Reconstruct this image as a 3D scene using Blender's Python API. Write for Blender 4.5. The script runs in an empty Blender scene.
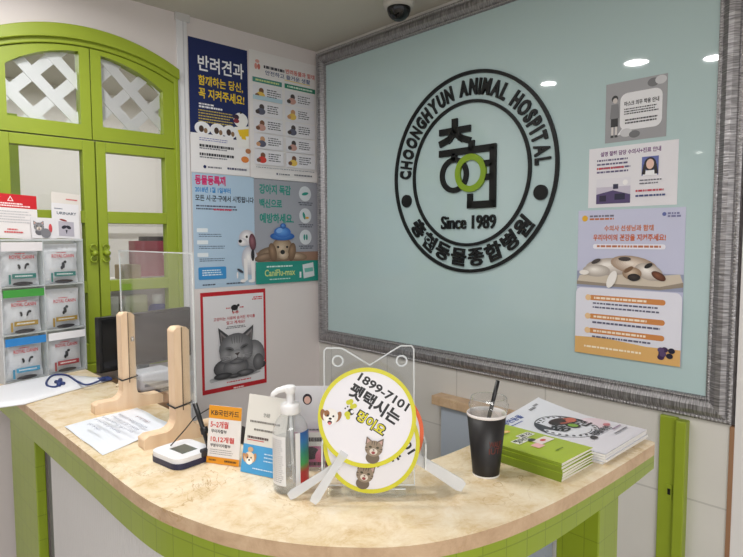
import bpy, bmesh, math, random
from mathutils import Vector, Matrix
random.seed(7)
SC = bpy.context.scene
COL = SC.collection
PI = math.pi

# ------------------------------------------------------------------ materials
def lin(c):
    return tuple((x/255/12.92 if x/255 <= 0.04045 else ((x/255+0.055)/1.055)**2.4) for x in c)
_m = {}
def mat(c, rough=.5, metal=0, spec=.5, emit=0, coat=0, noise=0, nscale=40, bump=0, bscale=200, sub=0):
    key = (tuple(c), rough, metal, spec, emit, coat, noise, nscale, bump, bscale, sub)
    if key in _m: return _m[key]
    m = bpy.data.materials.new('surface'); m.use_nodes = True
    nt = m.node_tree; b = nt.nodes['Principled BSDF']
    l = lin(c) + (1,)
    b.inputs['Base Color'].default_value = l
    b.inputs['Roughness'].default_value = rough
    b.inputs['Metallic'].default_value = metal
    b.inputs['Specular IOR Level'].default_value = spec
    if coat: b.inputs['Coat Weight'].default_value = coat
    if emit:
        b.inputs['Emission Color'].default_value = l
        b.inputs['Emission Strength'].default_value = emit
    if noise or bump:
        tc = nt.nodes.new('ShaderNodeTexCoord')
    if noise:
        n = nt.nodes.new('ShaderNodeTexNoise'); n.inputs['Scale'].default_value = nscale; n.inputs['Detail'].default_value = 5
        nt.links.new(tc.outputs['Object'], n.inputs['Vector'])
        mx = nt.nodes.new('ShaderNodeMix'); mx.data_type = 'RGBA'; mx.blend_type = 'MIX'
        mx.inputs[6].default_value = tuple(x*(1-noise) for x in l[:3]) + (1,)
        mx.inputs[7].default_value = tuple(min(1, x*(1+noise)) for x in l[:3]) + (1,)
        nt.links.new(n.outputs['Fac'], mx.inputs[0]); nt.links.new(mx.outputs[2], b.inputs['Base Color'])
    if bump:
        n2 = nt.nodes.new('ShaderNodeTexNoise'); n2.inputs['Scale'].default_value = bscale
        nt.links.new(tc.outputs['Object'], n2.inputs['Vector'])
        bp = nt.nodes.new('ShaderNodeBump'); bp.inputs['Strength'].default_value = bump; bp.inputs['Distance'].default_value = .002
        nt.links.new(n2.outputs['Fac'], bp.inputs['Height']); nt.links.new(bp.outputs['Normal'], b.inputs['Normal'])
    _m[key] = m
    return m

def clear(name, tint=(1,1,1), base=.03, edge=.5, rough=.02, milk=0, milkc=(235,238,240)):
    """thin clear plastic / glass: see-through, reflecting more at grazing angles, optionally milky"""
    m = bpy.data.materials.new(name); m.use_nodes = True
    nt = m.node_tree; nt.nodes.clear()
    out = nt.nodes.new('ShaderNodeOutputMaterial')
    tr = nt.nodes.new('ShaderNodeBsdfTransparent'); tr.inputs[0].default_value = tint + (1,)
    gl = nt.nodes.new('ShaderNodeBsdfGlossy'); gl.inputs['Roughness'].default_value = rough
    lw = nt.nodes.new('ShaderNodeLayerWeight'); lw.inputs['Blend'].default_value = .5
    pw = nt.nodes.new('ShaderNodeMath'); pw.operation = 'POWER'; pw.inputs[1].default_value = 3.5
    ma = nt.nodes.new('ShaderNodeMath'); ma.operation = 'MULTIPLY_ADD'; ma.inputs[1].default_value = edge; ma.inputs[2].default_value = base
    mx = nt.nodes.new('ShaderNodeMixShader')
    nt.links.new(lw.outputs['Facing'], pw.inputs[0]); nt.links.new(pw.outputs[0], ma.inputs[0]); nt.links.new(ma.outputs[0], mx.inputs[0])
    nt.links.new(gl.outputs[0], mx.inputs[2])
    if milk:
        df = nt.nodes.new('ShaderNodeBsdfDiffuse'); df.inputs[0].default_value = lin(milkc) + (1,)
        m2 = nt.nodes.new('ShaderNodeMixShader'); m2.inputs[0].default_value = milk
        nt.links.new(tr.outputs[0], m2.inputs[1]); nt.links.new(df.outputs[0], m2.inputs[2]); nt.links.new(m2.outputs[0], mx.inputs[1])
    else:
        nt.links.new(tr.outputs[0], mx.inputs[1])
    nt.links.new(mx.outputs[0], out.inputs[0])
    return m

def nodes_mat(name):
    m = bpy.data.materials.new(name); m.use_nodes = True
    return m, m.node_tree, m.node_tree.nodes['Principled BSDF']

def ramp(nt, stops):
    r = nt.nodes.new('ShaderNodeValToRGB')
    e = r.color_ramp.elements
    while len(e) < len(stops): e.new(.5)
    for i, (p, c) in enumerate(stops):
        e[i].position = p; e[i].color = lin(c) + (1,)
    return r

def marble_mat(edge=False):
    m, nt, b = nodes_mat('marble')
    tc = nt.nodes.new('ShaderNodeTexCoord')
    n1 = nt.nodes.new('ShaderNodeTexNoise'); n1.inputs['Scale'].default_value = 14; n1.inputs['Detail'].default_value = 10; n1.inputs['Roughness'].default_value = .76; n1.inputs['Distortion'].default_value = .35
    nt.links.new(tc.outputs['Object'], n1.inputs['Vector'])
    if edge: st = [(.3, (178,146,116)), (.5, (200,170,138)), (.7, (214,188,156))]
    else: st = [(.30, (204,174,128)), (.41, (222,199,160)), (.50, (232,214,182)), (.60, (238,224,198)), (.72, (242,232,214))]
    r1 = ramp(nt, st); nt.links.new(n1.outputs['Fac'], r1.inputs[0])
    n2 = nt.nodes.new('ShaderNodeTexNoise'); n2.inputs['Scale'].default_value = 11; n2.inputs['Detail'].default_value = 6; n2.inputs['Distortion'].default_value = 2.2
    nt.links.new(tc.outputs['Object'], n2.inputs['Vector'])
    a = nt.nodes.new('ShaderNodeMath'); a.operation = 'SUBTRACT'; a.inputs[1].default_value = .5
    ab = nt.nodes.new('ShaderNodeMath'); ab.operation = 'ABSOLUTE'
    nt.links.new(n2.outputs['Fac'], a.inputs[0]); nt.links.new(a.outputs[0], ab.inputs[0])
    mr = nt.nodes.new('ShaderNodeMapRange'); mr.inputs[1].default_value = 0; mr.inputs[2].default_value = .016; mr.inputs[3].default_value = .75; mr.inputs[4].default_value = 0
    nt.links.new(ab.outputs[0], mr.inputs[0])
    n3 = nt.nodes.new('ShaderNodeTexNoise'); n3.inputs['Scale'].default_value = 5
    nt.links.new(tc.outputs['Object'], n3.inputs['Vector'])
    mr3 = nt.nodes.new('ShaderNodeMapRange'); mr3.inputs[1].default_value = .48; mr3.inputs[2].default_value = .62
    nt.links.new(n3.outputs['Fac'], mr3.inputs[0])
    mu = nt.nodes.new('ShaderNodeMath'); mu.operation = 'MULTIPLY'
    nt.links.new(mr.outputs[0], mu.inputs[0]); nt.links.new(mr3.outputs[0], mu.inputs[1])
    mx = nt.nodes.new('ShaderNodeMix'); mx.data_type = 'RGBA'
    nt.links.new(mu.outputs[0], mx.inputs[0]); nt.links.new(r1.outputs[0], mx.inputs[6]); mx.inputs[7].default_value = lin((178,142,92)) + (1,)
    nt.links.new(mx.outputs[2], b.inputs['Base Color'])
    b.inputs['Roughness'].default_value = .5 if edge else .22
    return m

def brick_mat(name, c1, c2, mortar, w, h, msize=.02, offset=0, rough=.35, bump=.3, coord='UV', rot=None):
    m, nt, b = nodes_mat(name)
    tc = nt.nodes.new('ShaderNodeTexCoord')
    br = nt.nodes.new('ShaderNodeTexBrick')
    br.offset = offset; br.squash = 1
    br.inputs['Color1'].default_value = lin(c1) + (1,); br.inputs['Color2'].default_value = lin(c2) + (1,); br.inputs['Mortar'].default_value = lin(mortar) + (1,)
    br.inputs['Scale'].default_value = 1; br.inputs['Mortar Size'].default_value = msize; br.inputs['Mortar Smooth'].default_value = .2
    br.inputs['Brick Width'].default_value = w; br.inputs['Row Height'].default_value = h
    nt.links.new(tc.outputs[coord], br.inputs['Vector'])
    nz = nt.nodes.new('ShaderNodeTexNoise'); nz.inputs['Scale'].default_value = 5; nz.inputs['Detail'].default_value = 4
    nt.links.new(tc.outputs['Object'], nz.inputs['Vector'])
    mr = nt.nodes.new('ShaderNodeMapRange'); mr.inputs[3].default_value = .93; mr.inputs[4].default_value = 1.05
    nt.links.new(nz.outputs['Fac'], mr.inputs[0])
    mx = nt.nodes.new('ShaderNodeMix'); mx.data_type = 'RGBA'; mx.blend_type = 'MULTIPLY'; mx.inputs[0].default_value = 1
    nt.links.new(br.outputs['Color'], mx.inputs[6]); nt.links.new(mr.outputs[0], mx.inputs[7])
    nt.links.new(mx.outputs[2], b.inputs['Base Color'])
    b.inputs['Roughness'].default_value = rough
    bp = nt.nodes.new('ShaderNodeBump'); bp.inputs['Strength'].default_value = bump; bp.inputs['Distance'].default_value = .002; bp.invert = True
    nt.links.new(br.outputs['Fac'], bp.inputs['Height']); nt.links.new(bp.outputs['Normal'], b.inputs['Normal'])
    return m

def silver_mat():
    """antiqued silver moulding with fine ribs running across it"""
    m, nt, b = nodes_mat('antique_silver')
    tc = nt.nodes.new('ShaderNodeTexCoord')
    mp = nt.nodes.new('ShaderNodeMapping'); mp.inputs['Scale'].default_value = (300, 3, 1)
    nt.links.new(tc.outputs['UV'], mp.inputs[0])
    n = nt.nodes.new('ShaderNodeTexNoise'); n.inputs['Scale'].default_value = 1; n.inputs['Detail'].default_value = 1
    nt.links.new(mp.outputs[0], n.inputs['Vector'])
    r = ramp(nt, [(.3, (116,114,116)), (.5, (146,144,146)), (.70, (184,182,185))])
    nt.links.new(n.outputs['Fac'], r.inputs[0]); nt.links.new(r.outputs[0], b.inputs['Base Color'])
    b.inputs['Metallic'].default_value = .7; b.inputs['Roughness'].default_value = .36
    bp = nt.nodes.new('ShaderNodeBump'); bp.inputs['Strength'].default_value = .45; bp.inputs['Distance'].default_value = .003
    nt.links.new(n.outputs['Fac'], bp.inputs['Height']); nt.links.new(bp.outputs['Normal'], b.inputs['Normal'])
    return m

def wood_mat(c1, c2, scale=(3, 3, 40)):
    m, nt, b = nodes_mat('pale_wood')
    tc = nt.nodes.new('ShaderNodeTexCoord'); mp = nt.nodes.new('ShaderNodeMapping'); mp.inputs['Scale'].default_value = scale
    nt.links.new(tc.outputs['Object'], mp.inputs[0])
    n = nt.nodes.new('ShaderNodeTexNoise'); n.inputs['Scale'].default_value = 1.5; n.inputs['Detail'].default_value = 6; n.inputs['Distortion'].default_value = .5
    nt.links.new(mp.outputs[0], n.inputs['Vector'])
    r = ramp(nt, [(.3, c1), (.7, c2)]); nt.links.new(n.outputs['Fac'], r.inputs[0]); nt.links.new(r.outputs[0], b.inputs['Base Color'])
    b.inputs['Roughness'].default_value = .55
    return m

def grad_mat(stops, z0, z1):
    m, nt, b = nodes_mat('printed_bands')
    tc = nt.nodes.new('ShaderNodeTexCoord'); sx = nt.nodes.new('ShaderNodeSeparateXYZ')
    nt.links.new(tc.outputs['Object'], sx.inputs[0])
    mr = nt.nodes.new('ShaderNodeMapRange'); mr.inputs[1].default_value = z0; mr.inputs[2].default_value = z1
    nt.links.new(sx.outputs[2], mr.inputs[0])
    r = ramp(nt, stops); nt.links.new(mr.outputs[0], r.inputs[0]); nt.links.new(r.outputs[0], b.inputs['Base Color'])
    b.inputs['Roughness'].default_value = .4
    return m

GREEN = mat((143,160,42), .45, noise=.06, nscale=12)
GREEN_TILE = brick_mat('green_tile', (143,162,42), (138,157,40), (124,142,36), .052, .075, .0014, rough=.3, bump=.2)
WHITE = mat((235,235,235), .5)
BLACK = mat((22,22,24), .4)
ACRYL = clear('clear_acrylic', (.97,.98,.98), .03, .5)
ACRYL_EDGE = clear('acrylic_edge', (.9,.92,.92), .12, .5, .1, .72, (238,243,245))  # milky white imitates the bright look of light refracted at clear edges
MARBLE = marble_mat(); MARBLE_EDGE = marble_mat(True)
SILVER = silver_mat()

# ------------------------------------------------------------------ mesh builder
class MB:
    def __init__(s): s.v = []; s.f = []; s.mi = []; s.sm = []; s.uv = []; s.mats = []
    def m(s, material):
        if material not in s.mats: s.mats.append(material)
        return s.mats.index(material)
    def add(s, vs, fs, material, smooth=False, uvs=None, M=None):
        o = len(s.v); k = s.m(material)
        s.v += [tuple(M @ Vector(p)) if M else tuple(p) for p in vs]
        for i, f in enumerate(fs):
            s.f.append([o+j for j in f]); s.mi.append(k); s.sm.append(smooth)
            s.uv.append(uvs[i] if uvs else None)
        return s
    def box(s, x0, x1, y0, y1, z0, z1, material, M=None):
        vs = [(x0,y0,z0),(x1,y0,z0),(x1,y1,z0),(x0,y1,z0),(x0,y0,z1),(x1,y0,z1),(x1,y1,z1),(x0,y1,z1)]
        fs = [(0,3,2,1),(4,5,6,7),(0,1,5,4),(1,2,6,5),(2,3,7,6),(3,0,4,7)]
        uvs = [[((vs[j][0] if abs(vs[f[0]][0]-vs[f[2]][0]) > 1e-9 else vs[j][1]), vs[j][2] if abs(vs[f[0]][2]-vs[f[2]][2]) > 1e-9 else vs[j][1]) for j in f] for f in fs]
        return s.add(vs, fs, material, False, uvs, M)
    def prism(s, poly, z0, z1, material, side=None, M=None, smooth=False, z1f=None):
        n = len(poly); side = side or material
        a = sum(poly[i][0]*poly[(i+1) % n][1]-poly[(i+1) % n][0]*poly[i][1] for i in range(n))
        if a < 0: poly = poly[::-1]
        vs = [(x,y,z0) for x,y in poly] + [(x,y,z1) for x,y in poly]
        s.add(vs, [tuple(range(n))[::-1], tuple(range(n, 2*n))], material, False, None, M)
        vs2 = vs; L = 0; us = [0]
        for i in range(n):
            L += math.hypot(poly[i][0]-poly[(i+1) % n][0], poly[i][1]-poly[(i+1) % n][1]); us.append(L)
        s.add(vs2, [(i, (i+1) % n, n+(i+1) % n, n+i) for i in range(n)], side, smooth, [[(us[i],z0),(us[i+1],z0),(us[i+1],z1),(us[i],z1)] for i in range(n)], M)
        return s
    def lathe(s, prof, material, seg=32, M=None, smooth=True, sx=1, sy=1, a0=0, a1=2*PI):
        full = abs(a1-a0-2*PI) < 1e-6; n = seg if full else seg+1
        vs = []
        for r, z in prof:
            for i in range(n):
                t = a0+(a1-a0)*i/seg; vs.append((r*math.cos(t)*sx, r*math.sin(t)*sy, z))
        fs = []
        for k in range(len(prof)-1):
            for i in range(seg):
                j = (i+1) % n if full else i+1
                fs.append((k*n+i, k*n+j, (k+1)*n+j, (k+1)*n+i))
        return s.add(vs, fs, material, smooth, None, M)
    def tube(s, pts, r, material, seg=8, closed=False, M=None, r1=None):
        pts = [Vector(p) for p in pts]; n = len(pts); vs = []; fs = []
        up = None
        for i, p in enumerate(pts):
            a = pts[i-1] if (i or closed) else p; b = pts[(i+1) % n] if (i < n-1 or closed) else p
            t = (b-a).normalized()
            if up is None: up = Vector((0,0,1)) if abs(t.z) < .9 else Vector((1,0,0))
            x = t.cross(up).normalized(); up = x.cross(t).normalized()
            rr = r if r1 is None else r+(r1-r)*i/(n-1)
            for k in range(seg):
                q = 2*PI*k/seg; vs.append(tuple(p+x*math.cos(q)*rr+up*math.sin(q)*rr))
        for i in range(n if closed else n-1):
            for k in range(seg):
                j = (i+1) % n
                fs.append((i*seg+k, i*seg+(k+1) % seg, j*seg+(k+1) % seg, j*seg+k))
        if not closed:
            fs.append(tuple(range(seg))[::-1]); fs.append(tuple((n-1)*seg+k for k in range(seg)))
        return s.add(vs, fs, material, True, None, M)
    def strip(s, A, B, y0, y1, material):
        """solid between two equally long (x, z) point rows, from y0 to y1"""
        n = len(A); vs = []
        for P in (A, B):
            for y in (y0, y1): vs += [(x, y, z) for x, z in P]
        a0, a1, b0, b1 = 0, n, 2*n, 3*n; fs = []
        for i in range(n-1):
            fs += [(a0+i,a0+i+1,b0+i+1,b0+i),(a1+i+1,a1+i,b1+i,b1+i+1),(a0+i+1,a0+i,a1+i,a1+i+1),(b0+i,b0+i+1,b1+i+1,b1+i)]
        fs += [(a0,b0,b1,a1),(a0+n-1,a1+n-1,b1+n-1,b0+n-1)]
        return s.add(vs, fs, material)
    def build(s, name, parent=None, loc=None, rot=None, bevel=0, seg=2, recalc=False):
        me = bpy.data.meshes.new(name); me.from_pydata(s.v, [], s.f)
        for m_ in s.mats: me.materials.append(m_)
        me.polygons.foreach_set('material_index', s.mi); me.polygons.foreach_set('use_smooth', s.sm)
        if any(u for u in s.uv):
            ul = me.uv_layers.new(name='UVMap')
            for p, u in zip(me.polygons, s.uv):
                if u:
                    for k, li in enumerate(p.loop_indices): ul.data[li].uv = u[k]
        if recalc:
            bm = bmesh.new(); bm.from_mesh(me); bmesh.ops.recalc_face_normals(bm, faces=bm.faces); bm.to_mesh(me); bm.free()
        me.update()
        o = bpy.data.objects.new(name, me); COL.objects.link(o)
        if parent: o.parent = parent
        if loc: o.location = loc
        if rot: o.rotation_euler = rot
        if bevel:
            b = o.modifiers.new('bevel', 'BEVEL'); b.width = bevel; b.segments = seg; b.limit_method = 'ANGLE'; b.angle_limit = math.radians(40)
        return o

def tag(o, label=None, cat=None, group=None, kind=None):
    if label: o['label'] = label
    if cat: o['category'] = cat
    if group: o['group'] = group
    if kind: o['kind'] = kind
    return o
def empty(name, loc=(0,0,0), rot=(0,0,0), label=None, cat=None, group=None, kind=None):
    o = bpy.data.objects.new(name, None); COL.objects.link(o); o.location = loc; o.rotation_euler = rot; o.empty_display_size = .05
    return tag(o, label, cat, group, kind)

# ------------------------------------------------------------------ text and print
def text_mesh(body, bold=0, extrude=0):
    c = bpy.data.curves.new('lettering', 'FONT'); c.body = body; c.offset = bold; c.extrude = extrude; c.resolution_u = 3
    o = bpy.data.objects.new('lettering', c); COL.objects.link(o)
    dg = bpy.context.evaluated_depsgraph_get(); dg.update()
    me = bpy.data.meshes.new_from_object(o.evaluated_get(dg))
    vs = [tuple(v.co) for v in me.vertices]; fs = [tuple(p.vertices) for p in me.polygons]
    bpy.data.objects.remove(o); bpy.data.curves.remove(c); bpy.data.meshes.remove(me)
    return vs, fs

class Print:
    """flat printed matter on a sheet W x H: s runs right 0..1, t runs down 0..1; metres kept true by aspect"""
    def __init__(s, W, H, dz=.00008, z0=.0004): s.W = W; s.H = H; s.b = MB(); s.z = z0; s.dz = dz
    def P(s, p): return (p[0]*s.W-s.W/2, s.H-p[1]*s.H)
    def raw(s, pts, c, rough=.45):
        s.z += s.dz
        n = len(pts); a = sum(pts[i][0]*pts[(i+1) % n][1]-pts[(i+1) % n][0]*pts[i][1] for i in range(n))
        if a < 0: pts = pts[::-1]
        s.b.add([(x, y, s.z) for x, y in pts], [tuple(range(n))], mat(c, rough)); return s
    def poly(s, pts, c): return s.raw([s.P(p) for p in pts], c)
    def rect(s, a, b, c_, d, c): return s.poly([(a,c_),(b,c_),(b,d),(a,d)], c)
    def ell(s, cx, cy, rx, ry, c, rot=0, n=22):
        """rx, ry as shares of the width"""
        x, y = s.P((cx, cy)); ca, sa = math.cos(rot), math.sin(rot)
        q = []
        for i in range(n):
            t = 2*PI*i/n; u, v = rx*s.W*math.cos(t), ry*s.W*math.sin(t)
            q.append((x+u*ca-v*sa, y+u*sa+v*ca))
        return s.raw(q, c)
    def soft(s, cx, cy, rx, ry, c0, c1, rot=0, dx=-.15, dy=-.2, n=7):
        for i in range(n):
            f = i/(n-1); g = 1-f*.82; k = s.W/s.H
            s.ell(cx+dx*rx*f, cy+dy*ry*f*k, rx*g, ry*g, tuple(int(a+(b-a)*f) for a, b in zip(c0, c1)), rot)
        return s
    def rrect(s, a, b, t0, t1, r, c):
        x0, y1 = s.P((a, t0)); x1, y0 = s.P((b, t1)); r = min(r*s.W, (y1-y0)*.49, (x1-x0)*.49); q = []
        for cx, cy, a0 in ((x1-r,y1-r,0),(x0+r,y1-r,PI/2),(x0+r,y0+r,PI),(x1-r,y0+r,1.5*PI)):
            for i in range(6): t = a0+i*PI/10; q.append((cx+r*math.cos(t), cy+r*math.sin(t)))
        return s.raw(q, c)
    def text(s, body, a, b, t0, t1, c, bold=.02, rot=0):
        vs, fs = text_mesh(body, bold)
        if not vs: return s
        xs = [v[0] for v in vs]; ys = [v[1] for v in vs]
        w = (b-a)*s.W; h = (t1-t0)*s.H; x, y = s.P(((a+b)/2, (t0+t1)/2)); s.z += s.dz
        kx = w/(max(xs)-min(xs)); ky = h/(max(ys)-min(ys)); mx = (max(xs)+min(xs))/2; my = (max(ys)+min(ys))/2
        ca, sa = math.cos(rot), math.sin(rot)
        q = []
        for v in vs:
            u, w_ = (v[0]-mx)*kx, (v[1]-my)*ky; q.append((x+u*ca-w_*sa, y+u*sa+w_*ca, s.z))
        s.b.add(q, fs, mat(c, .45)); return s
    def dashes(s, a, b, t, h, c, lo=.012, hi=.05, gap=.008):
        """a line of small type too fine to read"""
        x = a
        s.z += s.dz
        while x < b-.004:
            w = min(random.uniform(lo, hi), b-x)
            p = [s.P(q) for q in ((x,t),(x+w,t),(x+w,t+h),(x,t+h))]
            s.b.add([(u, v, s.z) for u, v in p], [(3,2,1,0)], mat(c, .5)); x += w+gap
        return s
    def para(s, a, b, t0, t1, n, c, h=.5, ragged=.15, **k):
        st = (t1-t0)/n
        for i in range(n): s.dashes(a, b-(b-a)*random.uniform(0, ragged), t0+st*i, st*h, c, **k)
        return s
    def build(s, name, parent): return s.b.build(name, parent)

def dog_face(p, cx, cy, r, rot=0, coat=(240,236,230), ear=(150,100,60), mouth=True):
    def e(x, y, a, b, c, q=0):
        ca, sa = math.cos(rot), math.sin(rot); k = p.W/p.H
        p.ell(cx+(x*ca-y*sa)*r, cy-(x*sa+y*ca)*r*k, a*r, b*r, c, rot+q)
    e(-.8,.15,.32,.62,ear,.35); e(.8,.15,.32,.62,ear,-.35)
    e(0,.1,.82,.85,coat); e(-.45,.35,.3,.35,ear,.2); e(0,-.35,.48,.42,(250,248,244))
    e(-.3,.15,.11,.12,(25,20,20)); e(.3,.15,.11,.12,(25,20,20)); e(0,-.15,.17,.12,(20,18,18))
    if mouth: e(0,-.55,.25,.2,(60,25,28)); e(0,-.66,.17,.15,(215,110,115))
def cat_face(p, cx, cy, r, rot=0, c1=(150,132,112), c2=(110,95,80), mouth=(150,60,60)):
    ca, sa = math.cos(rot), math.sin(rot); k = p.W/p.H
    def T(x, y): return (cx+(x*ca-y*sa)*r, cy-(x*sa+y*ca)*r*k)
    def e(x, y, a, b, c, q=0): p.ell(*T(x, y), a*r, b*r, c, rot+q)
    for sg in (-1, 1):
        p.poly([T(sg*.9,1.15), T(sg*.2,.72), T(sg*.92,.3)], c2); p.poly([T(sg*.8,.95), T(sg*.4,.7), T(sg*.8,.45)], (196,160,150))
    e(0,-.95,.72,.6,c2); e(0,0,.92,.82,c1)
    for x in (-.25, 0, .25): p.poly([T(x-.05,.75), T(x+.05,.75), T(x+.02,.35), T(x-.02,.35)], (80,66,54))
    for sg in (-1, 1): p.poly([T(sg*.9,.1), T(sg*.6,.02), T(sg*.9,-.05)], (80,66,54)); p.poly([T(sg*.85,-.2), T(sg*.55,-.2), T(sg*.8,-.32)], (80,66,54))
    e(0,-.3,.42,.32,(222,212,200)); e(-.38,.14,.16,.11,(70,62,40)); e(.38,.14,.16,.11,(70,62,40)); e(0,-.13,.1,.07,(90,50,45))
    e(0,-.42,.2,.15,mouth)

# ------------------------------------------------------------------ the room
ZC = 2.436                       # ceiling height
WALLM = mat((224,216,215), .6, noise=.03, nscale=3)
CEIL = mat((196,192,182), .8, noise=.02, nscale=2)
XC = -1.09                       # axis of the arched window
def arc_z(x, R, top): return top-(R-math.sqrt(max(0, R*R-(x-XC)**2)))
def row(x0, x1, n=24): return [x0+(x1-x0)*i/n for i in range(n+1)]

tag(MB().box(-7, .3, -7, 2.2, -.05, 0, brick_mat('floor_tile', (190,182,170), (184,176,164), (150,145,138), .6, .6, .004, coord='Object')).build('floor'), kind='structure')
tag(MB().box(-7, .3, -7, 2.2, ZC, ZC+.06, CEIL).build('ceiling'), kind='structure')
w = MB()
w.box(-7, -1.44, 0, .12, 0, ZC, WALLM); w.box(-.74, .12, 0, .12, 0, ZC, WALLM); w.box(-1.44, -.74, 0, .12, 0, .985, WALLM)
xs = row(-1.44, -.74); w.strip([(x, arc_z(x, .75, 2.268)) for x in xs], [(x, ZC) for x in xs], 0, .12, WALLM)
tag(w.build('wall_left'), kind='structure')
TILE = brick_mat('wall_tile', (214,211,206), (210,207,203), (190,187,183), .40, .30, .003, coord='UV', rough=.3, bump=.25)
w = MB()
vs = [(0,0,0),(0,-1.884,0),(0,-1.884,ZC),(0,0,ZC)]
w.add(vs, [(0,3,2,1)], TILE, uvs=[[(-.10,.19),(-.10,ZC+.19),(1.784,ZC+.19),(1.784,.19)]])
w.box(.0005, .12, -1.884, 0, 0, ZC, WALLM)
tag(w.build('wall_right'), kind='structure')
tag(MB().box(-.004, .12, -7, -1.896, 0, ZC, mat((222,219,218), .6, noise=.03, nscale=3)).build('wall_front'), kind='structure')
tag(MB().box(-.006, .02, -1.896, -1.884, 0, .958, mat((150,112,84), .5)).build('trim_1'), kind='structure')
# white cable cover with a capped end, running up the left wall beside the window
w = MB(); w.box(-.742, -.697, -.008, 0, 0, ZC-.02, mat((226,226,230), .35)); w.box(-.748, -.684, -.015, 0, ZC-.03, ZC, mat((205,203,202), .4)); w.box(-.716, -.712, -.0095, -.008, 0, ZC-.03, mat((196,196,202), .4))
tag(w.build('trim_2', bevel=.003), kind='structure')

# green arched window
win = empty('window_1', (0,0,0), kind='structure')
f = MB()
xs = row(-1.443, -.746, 32)
f.strip([(x, arc_z(x, .82, 2.232)) for x in xs], [(x, arc_z(x, .735, 2.282)) for x in xs], -.035, .06, GREEN)
xs = row(-1.43, -.75, 32)
f.strip([(x, arc_z(x, .78, 2.215)) for x in xs], [(x, arc_z(x, .80, 2.24)) for x in xs], -.018, .06, GREEN)
f.box(-1.443, -1.42, -.028, .06, .985, 2.2, GREEN); f.box(-.764, -.746, -.02, .06, .985, 2.195, GREEN)
f.box(-1.443, -.737, -.028, .08, .985, 1.022, GREEN)
f.build('frame', win, bevel=.003)
GLASS = clear('window_glass', (.96,.97,.97), .06, .55)
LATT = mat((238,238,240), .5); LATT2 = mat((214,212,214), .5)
def clip(poly, reg):
    out = poly
    for i in range(len(reg)):
        a, b = reg[i], reg[(i+1) % len(reg)]; inp = out; out = []
        ins = lambda p: (b[0]-a[0])*(p[1]-a[1])-(b[1]-a[1])*(p[0]-a[0]) >= -1e-9
        for j in range(len(inp)):
            p, q = inp[j], inp[(j+1) % len(inp)]
            if ins(p) != ins(q):
                d1 = (b[0]-a[0])*(p[1]-a[1])-(b[1]-a[1])*(p[0]-a[0]); d2 = (b[0]-a[0])*(q[1]-a[1])-(b[1]-a[1])*(q[0]-a[0]); t = d1/(d1-d2)
                cut = (p[0]+(q[0]-p[0])*t, p[1]+(q[1]-p[1])*t)
                out += [p, cut] if ins(p) else [cut]
            elif ins(p): out.append(p)
        if not out: return []
    return out
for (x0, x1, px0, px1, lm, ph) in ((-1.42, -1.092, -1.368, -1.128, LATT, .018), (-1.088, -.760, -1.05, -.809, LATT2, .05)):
    s = MB(); xs = row(px0, px1, 16)
    top = lambda x: arc_z(x, .47, 2.196)
    s.strip([(x, top(x)) for x in xs], [(x, arc_z(x, .78, 2.213)) for x in xs], -.008, .04, GREEN)
    xa = row(x0, px0, 6); s.strip([(x, 1.876) for x in xa], [(x, arc_z(x, .78, 2.213)) for x in xa], -.008, .04, GREEN)
    xa = row(px1, x1, 6); s.strip([(x, 1.876) for x in xa], [(x, arc_z(x, .78, 2.213)) for x in xa], -.008, .04, GREEN)
    s.box(px0, px1, -.008, .04, 1.876, 1.928, GREEN)
    so = s.build('transom_sash', win)
    reg = [(px0, 1.928), (px1, 1.928)] + [(x, top(x)) for x in xs[::-1]]
    MB().prism(reg, -.017, -.013, GLASS, M=Matrix.Rotation(PI/2, 4, 'X')).build('glass', so)
    l = MB(); d = .144; hw = .0195
    for k in range(-6, 10):
        for sg in (1, -1):
            cx = px0+ph+k*d; L = 1.2; dx, dz = .70, .71*sg; nx_, nz_ = -dz, dx
            bar = [(cx-dx*L-nx_*hw, 2.02-dz*L-nz_*hw), (cx+dx*L-nx_*hw, 2.02+dz*L-nz_*hw), (cx+dx*L+nx_*hw, 2.02+dz*L+nz_*hw), (cx-dx*L+nx_*hw, 2.02-dz*L+nz_*hw)]
            c = clip(bar, reg); e = .0035 if sg > 0 else 0
            if len(c) > 2: l.prism(c, -.025-e, -.0217-e, lm, M=Matrix.Rotation(PI/2, 4, 'X'))
    l.build('lattice', so)
for (x0, x1, px0, px1, kx) in ((-1.42, -1.0835, -1.366, -1.127, -1.103), (-1.0785, -.760, -1.043, -.806, -1.058)):
    s = MB(); zz = [1.024, 1.098, 1.294, 1.338, 1.56, 1.606, 1.833, 1.871]
    s.box(x0, px0, -.008, .035, zz[0], zz[-1], GREEN); s.box(px1, x1, -.008, .035, zz[0], zz[-1], GREEN)
    for i in (0, 2, 4, 6): s.box(px0, px1, -.008, .035, zz[i], zz[i+1], GREEN)
    so = s.build('casement', win, bevel=.002)
    for i in (1, 3, 5): MB().box(px0, px1, .013, .017, zz[i], zz[i+1], GLASS).build('glass', so)
    h = MB()
    h.box(kx-.007, kx+.007, -.012, -.008, 1.415, 1.475, GREEN)
    for sg in (1, -1):
        h.tube([(kx+.012*math.cos(t)*(1 if kx < XC else -1), -.018, 1.445+sg*(.022+.012*math.sin(t))) for t in [i*PI*1.5/10 for i in range(11)]], .0035, GREEN, 6)
    h.lathe([(0,0),(.009,.0),(.011,.006),(.006,.014),(.011,.024),(.011,.03),(0,.034)], GREEN, 14, Matrix.Translation((kx, -.008, 1.445)) @ Matrix.Rotation(PI/2, 4, 'X'))
    h.build('handle', so)

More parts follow.
